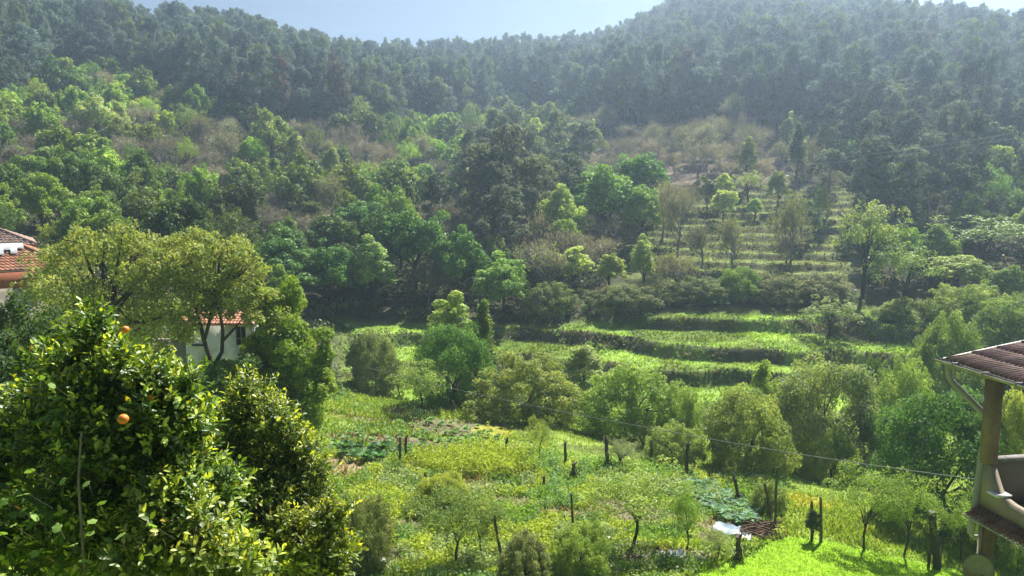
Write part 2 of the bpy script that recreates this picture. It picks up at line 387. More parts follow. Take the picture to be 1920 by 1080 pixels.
# ------------------------------------------------------------------ foliage builders
def rand_dirs(rng, n):
    v = rng.normal(size=(n, 3)); return v/np.linalg.norm(v, axis=1)[:, None]
def leaf_quads(C, D, N, L, W):
    """diamond leaves: centre, length direction, approximate normal"""
    D = D/np.linalg.norm(D, axis=1)[:, None]
    Sd = np.cross(N, D); Sd /= (np.linalg.norm(Sd, axis=1)[:, None]+1e-9)
    L = (np.ones(len(C))*L)[:, None]; W = (np.ones(len(C))*W)[:, None]
    Nn = np.cross(D, Sd)
    V = np.stack([C-D*L/2, C+Sd*W/2+Nn*W*.12-D*L*.05, C+D*L/2, C-Sd*W/2+Nn*W*.12-D*L*.05], 1).reshape(-1, 3)
    k = np.arange(len(C))*4
    return V, np.stack([k, k+1, k+2, k+3], 1)
def clump_leaves(rng, centers, radii, per, L, W, flat=.75, tintvar=.25, base=(1, 1, 1), out=.9, droop=0.):
    """leaves on the outer shells of many small clumps"""
    n = len(centers)
    cnt = np.maximum(2, (per*(radii/np.mean(radii))**2).astype(int))
    idx = np.repeat(np.arange(n), cnt); m = len(idx)
    d = rand_dirs(rng, m); d[:, 2] = np.where((d[:, 2] < -.5) & (rng.uniform(size=m) < .5), -d[:, 2], d[:, 2])
    rr = rng.uniform(.45, 1.05, m)**.6
    P = centers[idx] + d*(radii[idx]*rr)[:, None]*np.array([1, 1, flat])
    N = d*out + rand_dirs(rng, m)*.8 + np.array([0, 0, .35])
    D = rand_dirs(rng, m) + d*.4 - np.array([0, 0, droop]); D -= 0
    V, Q = leaf_quads(P, D, N, L*rng.uniform(.7, 1.3, m), W*rng.uniform(.7, 1.3, m))
    cv = 1+rng.uniform(-tintvar, tintvar, (n, 1))*np.array([[1, .8, .6]])
    t = cv[idx]*(1+rng.uniform(-.2, .2, (m, 1)))*np.array(base)
    hue = rng.uniform(0, 1, m); t[:, 0] *= 1+.35*(hue-.4); t[:, 2] *= 1+.3*(.5-hue)
    return V, Q, np.repeat(np.clip(t, .02, 3), 4, 0)
def crown_clumps(rng, n, rx, rz, cz, rough=.28, inner=.5, bottom=-.55, taper=0.):
    d = rand_dirs(rng, n*3)
    d = d[d[:, 2] > bottom][:n]
    az = np.arctan2(d[:, 1], d[:, 0])
    ph = rng.uniform(0, 6.28, 4)
    R = 1+rough*(np.sin(2*az+ph[0])*.4+np.sin(3*az+ph[1]+d[:, 2]*3)*.5+np.sin(5*az+ph[2]+d[:, 2]*5)*.4) + rng.uniform(-.12, .12, len(d))
    r = rng.uniform(inner, 1, len(d))**.5
    P = d*(R*r)[:, None]
    P[:, :2] *= (1-taper*np.clip(P[:, 2], -1, 1))[:, None]
    return P*np.array([rx, rx, rz])+np.array([0, 0, cz])
def trunk_mb(rng, h, r, targets, n=7, lean=.3, fork=.45, sides=7):
    mb = MB()
    top = np.array([rng.uniform(-lean, lean), rng.uniform(-lean, lean), h*fork])
    mid = top*.5+np.array([rng.uniform(-.15, .15), rng.uniform(-.15, .15), 0])
    mb.tube([(0, 0, -.6), (0, 0, .05), mid, top], [r*1.5, r*1.15, r*.9, r*.75], sides)
    k = min(n, len(targets))
    for t in targets[rng.choice(len(targets), k, replace=False)]:
        s = mid+(top-mid)*rng.uniform(.3, 1)
        c1 = s+(t-s)*.35+np.array([0, 0, np.linalg.norm(t-s)*.12]); c2 = s+(t-s)*.7+rng.uniform(-.3, .3, 3)*.5
        mb.tube([s, c1, c2, t], [r*.5, r*.34, r*.2, r*.08], 5, cap=False)
        for q in range(2):
            e = c2+rng.normal(size=3)*np.array([.8, .8, .5])+np.array([0, 0, .4])
            mb.tube([c1 if q else c2, e], [r*.18, r*.05], 3, cap=False)
    return mb
def broad_variant(seed, nclump, per, L, W, rx=4., rz=3.6, cz=6.2, cr=(.7, 1.25), rough=.28, taper=0., flat=.75, bottom=-.55, mat='far_leaf', bark='bark', var=.28, inner=.5, tr_r=.2):
    rng = np.random.default_rng(seed)
    C = crown_clumps(rng, nclump, rx-.6, rz-.5, cz, rough, inner, bottom, taper)
    R = rng.uniform(*cr, len(C))
    V, Q, T = clump_leaves(rng, C, R, per, L, W, flat, var)
    crown = mesh_np('crown', V, [Q], T, [M[mat]])
    tr = trunk_mb(rng, cz+rz*.5, tr_r, C, 8).mesh('trunk', M[bark])
    return dict(crown=crown, trunk=tr, h=float(np.percentile(V[:, 2], 99.7)), r=float(np.percentile(np.abs(V[:, 0]), 98.5)))
def euca_variant(seed, nt=36, per=110, L=.75, W=.24, h=20., rw=2.3):
    rng = np.random.default_rng(seed)
    z = h*rng.uniform(.24, .98, nt)**.9; a = rng.uniform(0, 6.28, nt)
    env = rw*np.clip(1.25-(z/h-.35)*1.15, .3, 1)*rng.uniform(.35, 1.05, nt)
    C = np.stack([np.cos(a)*env, np.sin(a)*env, z], 1); C[0] = (0, 0, h*.99); C[1] = (.2, .1, h*.93)
    R = rng.uniform(.35, .9, nt)
    V, Q, T = clump_leaves(rng, C, R, per, L, W, 1.1, .25, out=.5, droop=1.2)
    mb = MB()
    b = [(0, 0, -.8), (.1, 0, h*.3), (rng.uniform(-.3, .3), rng.uniform(-.3, .3), h*.6), (0, 0, h*.97)]
    mb.tube(b, [.24, .2, .14, .04], 5, cap=False)
    for c in C[2:]:
        zz = c[2]-rng.uniform(.8, 2.2)
        mb.tube([(0, 0, zz), c], [.07, .02], 3, cap=False)
    return dict(crown=mesh_np('crown', V, [Q], T, [M['euca_leaf']]), trunk=mb.mesh('trunk', M['pale_bark']), h=h, r=rw)
def bare_variant(seed, h=9., spread=3.6, ntw=1700, leafy=0):
    """leafless tree: limbs, branches and a fine mesh of twigs"""
    rng = np.random.default_rng(seed)
    mb = MB(); tips = []
    def grow(p, d, L, r, lev):
        q = p+d*L*.5+rng.normal(size=3)*L*.05; e = p+d*L+rng.normal(size=3)*L*.08
        mb.tube([p, q, e], [r, r*.8, r*.6], 5 if lev < 2 else 3, cap=False)
        if lev == 4: tips.append((e, d)); tips.append((q, d)); return
        for _ in range(rng.integers(3, 5) if lev else 5):
            nd = d*.75+rand_dirs(rng, 1)[0]*.75+np.array([0, 0, .18]); nd /= np.linalg.norm(nd)
            grow(p+(e-p)*rng.uniform(.55, 1), nd, L*rng.uniform(.6, .82), r*.55, lev+1)
    grow(np.array([0, 0, -.4]), np.array([0, 0, 1.]), h*.3, .2, 0)
    trunk = mb.mesh('trunk', M['twig'])
    P = np.array([t[0] for t in tips]); Dd = np.array([t[1] for t in tips])
    i = rng.integers(0, len(P), ntw)
    C = P[i]+rng.normal(size=(ntw, 3))*.28; D = Dd[i]+rand_dirs(rng, ntw)*.9+np.array([0, 0, .3])
    V, Q = leaf_quads(C, D, rand_dirs(rng, ntw), rng.uniform(.4, .9, ntw), .055)
    T = np.ones((len(V), 3))*np.array([.25, .22, .195])*np.repeat(rng.uniform(.6, 1.4, (ntw, 1)), 4, 0)
    if leafy:
        m = leafy; i = rng.integers(0, len(P), m)
        V2, Q2 = leaf_quads(P[i]+rng.normal(size=(m, 3))*.4, rand_dirs(rng, m), rand_dirs(rng, m), .26, .17)
        T2 = np.ones((len(V2), 3))*np.array([.26, .3, .10])*np.repeat(rng.uniform(.7, 1.3, (m, 1)), 4, 0)
        Q = np.vstack([Q, Q2+len(V)]); V = np.vstack([V, V2]); T = np.vstack([T, T2])
    crown = mesh_np('crown', V, [Q], T, [M['far_leaf']])
    return dict(crown=crown, trunk=trunk, h=float(P[:, 2].max()+.3), r=float(np.percentile(np.hypot(P[:, 0], P[:, 1]), 92)))

VAR = {}
VAR['coarse'] = [broad_variant(100+i, 80, 40, .55, .36, rx=3.4+.35*(i % 4), rz=3.2+.4*(i % 3), cz=5.4+.4*(i % 2), cr=(.45, 1.0), taper=.12*(i % 4), rough=.3+.05*(i % 4), flat=.95, var=.35) for i in range(10)]
VAR['fine'] = [broad_variant(200+i, 170, 66, .34, .2, rx=3.7, rz=3.5+.3*(i % 3), cz=5.4, cr=(.3, .8), rough=.34+.04*(i % 3), taper=.1*(i % 4), flat=.95, var=.35) for i in range(8)]
VAR['slender'] = [broad_variant(300+i, 120, 60, .27, .17, rx=2.3, rz=4.2, cz=6.2, cr=(.25, .6), rough=.34, taper=.3, flat=1, var=.3) for i in range(4)]
VAR['sparse'] = [broad_variant(350+i, 90, 30, .25, .14, rx=3.4, rz=3.2, cz=6.2, cr=(.3, .65), rough=.38, inner=.2, flat=1) for i in range(3)]
VAR['bush'] = [broad_variant(400+i, 480, 85, .22, .11, rx=4.9, rz=4.6, cz=3.3, cr=(.25, .7), rough=.24, bottom=-.98, mat='leaf', taper=.10*(i % 4), inner=.5, flat=1.1, var=.33) for i in range(5)]
VAR['headed'] = [broad_variant(430+i, 100, 400, .21, .12, rx=4.7, rz=4.4, cz=3.4, cr=(.7, 1.3), rough=.22, bottom=-.98, mat='leaf', inner=.65, flat=.95, var=.38) for i in range(2)]
VAR['garden'] = [broad_variant(450+i, 80, 66, .22, .085, rx=3.4, rz=3.2, cz=5.4, cr=(.3, .8), rough=.42, mat='leaf', inner=.12, bottom=-.8, tr_r=.10, flat=1.1) for i in range(4)]
VAR['euca'] = [euca_variant(500+i, 52+4*i, 52, L=.6, W=.2, h=20., rw=2.1+.25*i) for i in range(6)]
VAR['bare'] = [bare_variant(600+i) for i in range(4)]
VAR['budding'] = [bare_variant(650+i, leafy=600) for i in range(3)]
def plant(name, var, label, cat, loc, rz, sxy, sz, color, group=None, bark=(1, 1, 1), trunk=True):
    t = thing(name, label, cat, loc, rz, group, (sxy, sxy, sz))
    if trunk: link('trunk', var['trunk'], t, bark)
    link('crown', var['crown'], t, color)
    return t
FOREST_PLACED = []
def hero(name, fam, vi, label, cat, px, top, base, width, Y, color, group=None, bark=(1, 1, 1), rz=None, zoff=0):
    """a tree or bush by its picture column, its top and width in pixels and its true distance"""
    v = VAR[fam][vi % len(VAR[fam])]
    g = column_point(px, Y); zt = at(px, top, Y).z
    hh = max(zt-g.z, .6); w = width*Y/F/2
    rz = (px*7.3) % 6.28 if rz is None else rz
    FOREST_PLACED.append((g.x, g.y, w))
    if fam in ('bush', 'headed') and w > .9: g.z -= .35; hh += .35
    return plant(name, v, label, cat, (g.x, g.y, g.z+zoff), rz, w/v['r'], hh/v['h'], color, group, bark)

# ------------------------------------------------------------------ trees and bushes with a place of their own
BRIGHT = (.13, .205, .035); MID = (.085, .14, .035); DARK = (.048, .085, .028); PALE = (.2, .24, .10); OLIVE = (.12, .14, .045); GREY = (.10, .135, .075)
YG = (.19, .25, .045)
LEAF_GAIN = np.array([2.15, 1.95, 1.6])
HERO = [
 # name, family, variant, label, category, px, top, width, Y, colour
 # --- row of bushes along the stream
 ('willow_tree', 'slender', 0, 'pale green willow with a pointed top, rising behind the round dark green tree', 'tree', 845, 548, 95, 53, (.15, .21, .07)),
 ('round_tree', 'headed', 0, 'round dark glossy green tree beside the thin ivy-clad column', 'tree', 850, 612, 125, 50, (.06, .125, .035)),
 ('grey_bush', 'bush', 1, 'grey-green bush behind the small spreading fruit tree, at the end of the lowest terrace', 'bush', 705, 622, 85, 53, GREY),
 ('dark_shrub', 'slender', 1, 'narrow dark green shrub beside the grey-green bush', 'shrub', 665, 640, 30, 53, DARK),
 ('olive_bush', 'bush', 2, 'wide olive green bush on the meadow edge, just right of the ivy column', 'bush', 990, 667, 160, 47.5, (.12, .155, .05)),
 ('pale_bush', 'slender', 2, 'pale grey-green pointed bush standing behind the two wide meadow bushes', 'bush', 1095, 645, 80, 50, (.15, .2, .1)),
 ('green_bush', 'bush', 3, 'wide fresh green bush in the middle of the stream-side row', 'bush', 1190, 688, 180, 46, (.12, .185, .05)),
 ('low_bush', 'bush', 0, 'lower pale green bush at the right end of the wide fresh green one', 'bush', 1272, 722, 85, 44.5, (.13, .19, .07)),
 ('mixed_bush', 'bush', 1, 'tall olive bush with a dark heart, below the end of the long terrace wall', 'bush', 1400, 732, 150, 40.5, (.12, .16, .06)),
 ('pointed_tree', 'slender', 1, 'pointed yellow-green young tree rising out of the tall olive bush', 'tree', 1425, 675, 52, 42, (.14, .2, .05)),
 ('big_bush', 'headed', 1, 'big grey-green glossy bush with many round heads, beneath the terraces', 'bush', 1540, 674, 185, 44, (.12, .16, .085)),
 ('dark_bush', 'bush', 3, 'small very dark round bush between two pale ones under the upper meadow', 'bush', 1628, 668, 56, 50, DARK),
 ('round_bush', 'bush', 0, 'pale green bush near the tip of the tiled veranda roof', 'bush', 1690, 678, 110, 45, (.13, .19, .07)),
 ('shade_bush', 'bush', 1, 'dark green bush in the dip below the big grey-green one', 'bush', 1640, 770, 90, 42, (.06, .11, .04)),
 ('hedge_bush', 'headed', 0, 'large dark green bush filling the gap left of the veranda drainpipe', 'bush', 1765, 735, 220, 32, (.05, .105, .035)),
 ('stream_shrub', 'bush', 3, 'low pale green shrub at the foot of the big grey-green bush', 'shrub', 1560, 810, 90, 37.5, (.13, .18, .07)),
 ('stream_shrub', 'bush', 0, 'low light green shrub on the meadow edge behind the tallest vineyard post', 'shrub', 1262, 795, 100, 40.5, (.12, .17, .06)),
 ('light_tree', 'bush', 1, 'light green leafy tree seen behind the brown veranda column', 'tree', 1905, 735, 130, 30, (.15, .19, .07)),
 ('light_bush', 'bush', 2, 'mid green bush on the bank straight above the veranda roof tip', 'bush', 1770, 590, 110, 52, (.10, .15, .045)),
 ('bank_tree', 'bush', 3, 'dull green tree above the veranda roof at the picture edge', 'tree', 1890, 560, 150, 56, (.085, .135, .045)),
 ('bank_bush', 'bush', 0, 'yellow-green bush on the bank at the end of the upper meadow', 'bush', 1815, 535, 125, 63, (.13, .18, .055)),
 # --- trees on and above the terraces
 ('small_tree', 'sparse', 0, 'small bushy tree with a dark trunk on the upper meadow terrace', 'tree', 1555, 558, 85, 64, (.11, .16, .05)),
 ('terrace_tree', 'sparse', 1, 'tall tree with a bare lower half and round green top on the terraces', 'tree', 1617, 375, 100, 71, (.13, .18, .06)),
 ('terrace_tree', 'sparse', 2, 'crooked tree with a dark bent trunk at the end of the upper meadow', 'tree', 1690, 455, 120, 67, (.12, .18, .065)),
 ('flat_tree', 'sparse', 0, 'flat-topped spreading tree with bare lower branches against the dark wood', 'tree', 1845, 405, 150, 76, (.11, .165, .06)),
 ('light_oak', 'fine', 1, 'light yellow-green tree in front of the flat-topped one', 'tree', 1795, 480, 115, 70, (.16, .22, .06)),
 ('slender_tree', 'slender', 0, 'slender pale tree with a thin dark trunk at the left edge of the terraces', 'tree', 1204, 440, 46, 74, (.15, .21, .08)),
 ('pale_tree', 'slender', 1, 'pale green tree catching light between the brown thicket and the slender tree', 'tree', 1075, 462, 62, 75, (.21, .27, .11)),
 ('young_tree', 'slender', 2, 'yellowish young tree between two pale slender ones', 'tree', 1143, 476, 54, 75, (.15, .2, .06)),
 ('oak_tree', 'fine', 2, 'bright green oak standing alone above the first meadow terrace', 'tree', 945, 472, 95, 71, (.10, .185, .035)),
 ('pale_oak', 'slender', 0, 'light green pointed tree against dark oaks at the foot of the wood', 'tree', 700, 442, 80, 71, (.12, .19, .07)),
 ('young_tree', 'slender', 1, 'small bright young tree on the terraced slope, leftmost of the three together', 'tree', 1357, 325, 34, 104, (.19, .26, .06)),
 ('young_tree', 'sparse', 2, 'thin pale tree in the middle of the three on the terraced slope', 'tree', 1403, 320, 54, 102, (.15, .2, .07)),
 ('young_tree', 'slender', 2, 'smallest round tree on the top steps of the terraced slope', 'tree', 1415, 372, 30, 97, (.15, .24, .06)),
 ('grey_tree', 'bare', 0, 'thin grey leafless tree at the left end of the stepped slope', 'tree', 1270, 340, 70, 84, (1.0, 1.05, .9)),
 ('brown_tree', 'budding', 0, 'large brown budding tree covering the middle of the stepped slope', 'tree', 1485, 358, 95, 78, (1, 1.05, .8)),
 ('brown_tree', 'budding', 1, 'brown budding tree low on the steps, left of the large one', 'tree', 1375, 400, 75, 80, (1, 1.05, .8)),
 ('brown_tree', 'budding', 2, 'low brown budding tree above the shrubs behind the upper meadow', 'tree', 1265, 470, 90, 73, (1, 1.0, .8)),
 ('ivy_tree', 'slender', 1, 'dark narrow ivy-covered trunk standing straight at the top of the steps', 'tree', 1491, 228, 26, 108, (.035, .06, .03)),
 ('oak_tree', 'fine', 3, 'broad bright-topped oak above the brown thicket in the middle of the hill', 'tree', 1130, 312, 135, 92, (.085, .165, .03)),
 ('oak_tree', 'fine', 0, 'deep green oak behind the broad bright-topped one', 'tree', 1200, 288, 105, 100, (.07, .15, .03)),
 ('oak_tree', 'fine', 1, 'bright oak below and beside the broad one, next to grey branches', 'tree', 1205, 348, 90, 88, (.11, .19, .035)),
 ('oak_tree', 'fine', 4, 'small leafy oak at the foot of the tall grey-brown trees', 'tree', 1060, 400, 60, 82, (.11, .18, .04)),
 ('tall_tree', 'euca', 4, 'tallest grey-brown tree with a drooping domed top in mid-hill', 'tree', 950, 235, 110, 92, (.085, .10, .07)),
 ('tall_tree', 'euca', 1, 'tall grey-brown tree leaning against the domed one, on its left', 'tree', 905, 275, 90, 90, (.10, .115, .075)),
 ('tall_tree', 'euca', 2, 'tall dull tree on the right side of the domed one', 'tree', 1000, 290, 85, 90, (.10, .12, .06)),
 ('oak_tree', 'fine', 0, 'large dark oak with a lit crown above the round dark tree', 'tree', 780, 398, 125, 76, (.055, .125, .03)),
 ('oak_tree', 'fine', 3, 'dark green oak just right of the large one at the wood edge', 'tree', 862, 425, 90, 74, (.06, .13, .032)),
 ('oak_tree', 'fine', 4, 'dark oak left of the light pointed tree at the wood edge', 'tree', 620, 450, 95, 70, (.055, .125, .035)),
 ('oak_tree', 'fine', 2, 'dark oak beyond the bright green tree beside the cottage', 'tree', 530, 430, 120, 68, (.05, .11, .032)),
 ('oak_tree', 'fine', 1, 'blue-green oak high above the light pointed tree', 'tree', 680, 380, 120, 84, (.055, .125, .035)),
 ('shrub_tree', 'bush', 1, 'broad green shrub on the step behind the upper meadow', 'shrub', 1385, 500, 70, 72, (.085, .145, .04)),
 ('shrub_tree', 'bush', 2, 'low dark shrub at the left end of the upper meadow wall', 'shrub', 1310, 520, 90, 71.5, (.07, .10, .045)),
 ('shrub_tree', 'bush', 3, 'brownish low shrub beneath the bare-legged tall tree', 'shrub', 1530, 512, 110, 72, (.10, .1, .06)),
 ('shrub_tree', 'bush', 0, 'long low brownish shrub on the wall behind the upper meadow', 'shrub', 1460, 515, 100, 71.5, (.09, .10, .05)),
 ('shrub_tree', 'bush', 1, 'grey-green shrub under the slender pale tree', 'shrub', 1180, 535, 110, 70.5, (.075, .1, .045)),
 ('shrub_tree', 'bush', 2, 'dull shrub between the lone oak and the pale tree', 'shrub', 1030, 530, 80, 70.5, (.08, .115, .05)),
 ('shrub_tree', 'bush', 3, 'small bush on the meadow step at its right end', 'shrub', 1700, 560, 100, 66, (.12, .165, .06)),
]
for (nm, fam, vi, lab, cat, px, top, wd, Y, colr) in HERO:
    b = (1, 1, 1) if fam != 'sparse' else (.45, .42, .4)
    if fam in ('bush', 'headed') and 40 <= Y <= 50.5: Y -= 3.2
    if fam not in ('bare', 'budding'): colr = np.array(colr)*LEAF_GAIN; colr[0] = min(colr[0], colr[1]*.9)
    hero(nm, fam, vi, lab, cat, px, top, None, wd*(1.12 if fam in ('bush', 'headed') and 38 < Y < 51 else 1.12 if fam in ('bush', 'headed') else 1.04), Y, tuple(np.array(colr)*(1.15 if fam in ('bush', 'slender', 'headed') else 1.05)), bark=b)
# ivy-clad column beside the round tree
def ivy_column():
    rng = np.random.default_rng(77)
    g = column_point(908, 48.5); t = thing('ivy_column', 'thin tree column clad in dark ivy with a yellow-green feathery tip', 'tree', g)
    top = at(912, 568, 48.5).z-g.z; n = 90
    z = rng.uniform(.1, 1, n)**.9*top; a = rng.uniform(0, 6.28, n); w = np.interp(z/top, [0, .35, .6, .8, 1], [.75, .7, .5, .4, .08])*rng.uniform(.3, 1, n)
    C = np.stack([np.cos(a)*w, np.sin(a)*w, z], 1); R = np.interp(z/top, [0, 1], [.5, .28])
    lo = z < top*.52
    for nm, sel, colr in (('ivy', lo, (.035, .07, .025)), ('crown', ~lo, (.17, .24, .05))):
        V, Q, T = clump_leaves(rng, C[sel], R[sel], 60, .17, .1, 1.3, .25)
        link(nm, mesh_np(nm, V, [Q], T, [M['leaf']]), t, colr)
    mb = MB(); mb.tube([(0, 0, -.5), (.05, 0, top*.5), (0, 0, top*.96)], [.16, .1, .03], 6); mb.build('trunk', M['bark'], t)
ivy_column()

# ------------------------------------------------------------------ the woods on the hills
EDGE = ([-400, 0, 60, 100, 200, 300, 400, 500, 600, 700, 850, 950, 1050, 1150, 1250, 1400, 1500, 1600, 1700, 2000, 2400],
        [190, 175, 130, 105, 118, 140, 175, 200, 208, 210, 208, 185, 195, 190, 185, 185, 200, 225, 250, 240, 240])
ZONES = [  # cx, cy, rx, ry, weights (bare, budding, bright, mid, dark, pale, grey tall)
 (130, 155, 140, 45, (.05, .05, .6, .3, 0, 0, 0)), (50, 250, 90, 45, (.65, .15, .05, .15, 0, 0, 0)), (180, 250, 105, 45, (.62, .15, .08, .1, 0, .05, 0)),
 (285, 185, 55, 40, (.35, .1, .25, .3, 0, 0, 0)), (310, 255, 60, 45, (.25, .1, .35, .25, 0, .05, 0)), (420, 255, 75, 48, (.65, .15, .1, .05, 0, .05, 0)),
 (520, 265, 80, 55, (.15, .15, .2, .05, 0, .45, 0)), (600, 225, 60, 35, (.5, .2, .1, .1, 0, .1, 0)), (705, 260, 60, 32, (.85, .1, .05, 0, 0, 0, 0)),
 (760, 225, 130, 30, (.15, .15, .3, .3, 0, .1, 0)), (890, 235, 100, 50, (0, .05, .5, .4, .05, 0, 0)), (1010, 240, 50, 60, (0, .1, .3, .2, 0, .4, 0)),
 (640, 310, 120, 50, (.22, .2, .3, .2, 0, .08, 0)), (800, 300, 90, 40, (.1, .1, .3, .4, .1, 0, 0)), (830, 400, 75, 65, (.7, .2, 0, 0, 0, 0, .1)),
 (940, 330, 85, 90, (.1, .1, 0, 0, .1, 0, .7)), (1060, 330, 50, 70, (.1, .2, .2, .2, 0, .1, .2)), (1040, 500, 110, 45, (.7, .2, 0, .1, 0, 0, 0)),
 (1150, 400, 130, 60, (.5, .3, 0, .1, 0, .1, 0)), (1240, 255, 160, 70, (.6, .2, 0, .05, 0, .15, 0)), (1440, 270, 70, 70, (.2, .25, .05, 0, 0, .5, 0)),
 (1660, 330, 150, 90, (.1, .1, .02, .1, .1, .08, .5)), (1830, 300, 130, 80, (.1, .1, .1, .25, .1, .15, .2)), (1700, 390, 110, 40, (0, 0, .1, .3, .5, .1, 0)),
 (1860, 420, 100, 70, (.1, .1, .1, .35, .25, .1, 0)), (1720, 480, 70, 60, (.1, .2, .1, .3, 0, .3, 0)),
 (60, 360, 110, 70, (0, 0, .3, .5, .2, 0, 0)), (250, 390, 220, 75, (0, 0, .2, .45, .35, 0, 0)), (430, 330, 60, 50, (.15, .1, .2, .2, .1, .25, 0)),
 (540, 380, 100, 50, (.4, .2, 0, .2, .2, 0, 0)), (600, 460, 130, 90, (0, 0, .1, .4, .5, 0, 0)), (780, 470, 150, 90, (.05, .05, .1, .35, .45, 0, 0)),
]
KN = ['bare', 'budding', 'bright', 'mid', 'dark', 'pale', 'tall']
def frng_u(r): return float(r.uniform(-.5, .8))
def forest():
    rng = np.random.default_rng(11)
    placed = [(x, y, max(.8*w, 1.6)) for x, y, w in FOREST_PLACED]
    grid = {}
    def ok(x, y, s):
        gx, gy = int(x//4), int(y//4)
        for i in (-1, 0, 1):
            for j in (-1, 0, 1):
                for (a, b, r) in grid.get((gx+i, gy+j), ()):
                    if (a-x)**2+(b-y)**2 < ((s+r)/2)**2: return False
        return True
    for x, y, w in placed: grid.setdefault((int(x//4), int(y//4)), []).append((x, y, min(w*1.3, 4)))
    out = []; eu = []
    N = 70000
    Yc = 60+(345-60)*rng.uniform(0, 1, N)**.62; uc = rng.uniform(-.80, .80, N)
    Xc = uc*Yc; Zc = height(Xc, Yc); m1, m2, m3 = terrace_mask(Xc, Yc)
    order = np.arange(N)
    for k in order:
        x, y, z = Xc[k], Yc[k], Zc[k]
        if m1[k] > .05 or (y < 71 and 590 < 960+F*x/y < 1830) : continue
        if y < 66 and 960+F*x/y < 150: continue
        px, py = project(x, y, z+5.5)
        e = np.interp(px, *EDGE)
        ridge = np.interp(px, [-300, 100, 450, 650, 960, 1150, 1300, 1600, 1900, 2300], [235, 240, 275, 310, 330, 335, 345, 345, 262, 262])
        if y > ridge: continue
        if py < e:
            se = 2.3 if y < 230 else 2.8
            if px < -120 or px > 2040: se = 5
            if ok(x, y, se): grid.setdefault((int(x//4), int(y//4)), []).append((x, y, se)); eu.append((x, y, z, px, py))
            continue
        if y > 215: continue
        if m2[k] > .2 and rng.uniform() > .025: continue
        if m3[k] > .3 and rng.uniform() > .22: continue
        w = None; best = 9
        for (cx, cy_, rx, ry, ww) in ZONES:
            d = ((px-cx)/rx)**2+((py-cy_)/ry)**2
            if d < best and d < 1.5: best = d; w = ww
        if w is None: w = (.15, .15, .15, .3, .15, .1, 0)
        kd = KN[rng.choice(7, p=np.array(w)/sum(w))]
        if m3[k] > .3: kd = 'bare' if rng.uniform() < .8 else 'budding'
        s = {'tall': 2.6, 'bare': 3.5, 'budding': 3.4}.get(kd, 3.5+frng_u(rng))
        if px < -100 or px > 2020: s = 5.5
        if not ok(x, y, s): continue
        grid.setdefault((int(x//4), int(y//4)), []).append((x, y, s)); out.append((x, y, z, px, py, kd))
    return out, eu, rng
wood, eucs, frng = forest()
def region(px, py):
    h = ('over the tiled farmhouse' if px < 260 else 'over the white cottage' if px < 620 else 'below the skyline dip' if px < 1060 else 'over the stepped fields' if px < 1560 else 'over the veranda roof')
    v = 'near the skyline' if py < 110 else 'on the high slope' if py < 210 else 'on the middle slope' if py < 330 else 'on the lower slope'
    return v+' '+h
DESC = {'bare': ('bare_tree', 'leafless tree'), 'budding': ('budding_tree', 'budding tree'), 'bright': ('oak_tree', 'bright green oak'), 'mid': ('oak_tree', 'mid green oak'),
        'dark': ('oak_tree', 'dark green oak'), 'pale': ('pale_tree', 'pale spring tree'), 'tall': ('tall_tree', 'grey-brown tree'), 'euca': ('eucalyptus_tree', 'grey-green eucalyptus')}
ORD = ['first', 'second', 'third', 'fourth', 'fifth', 'sixth', 'seventh', 'eighth', 'ninth', 'tenth', 'eleventh', 'twelfth']
E_C = np.array([.145, .195, .15])
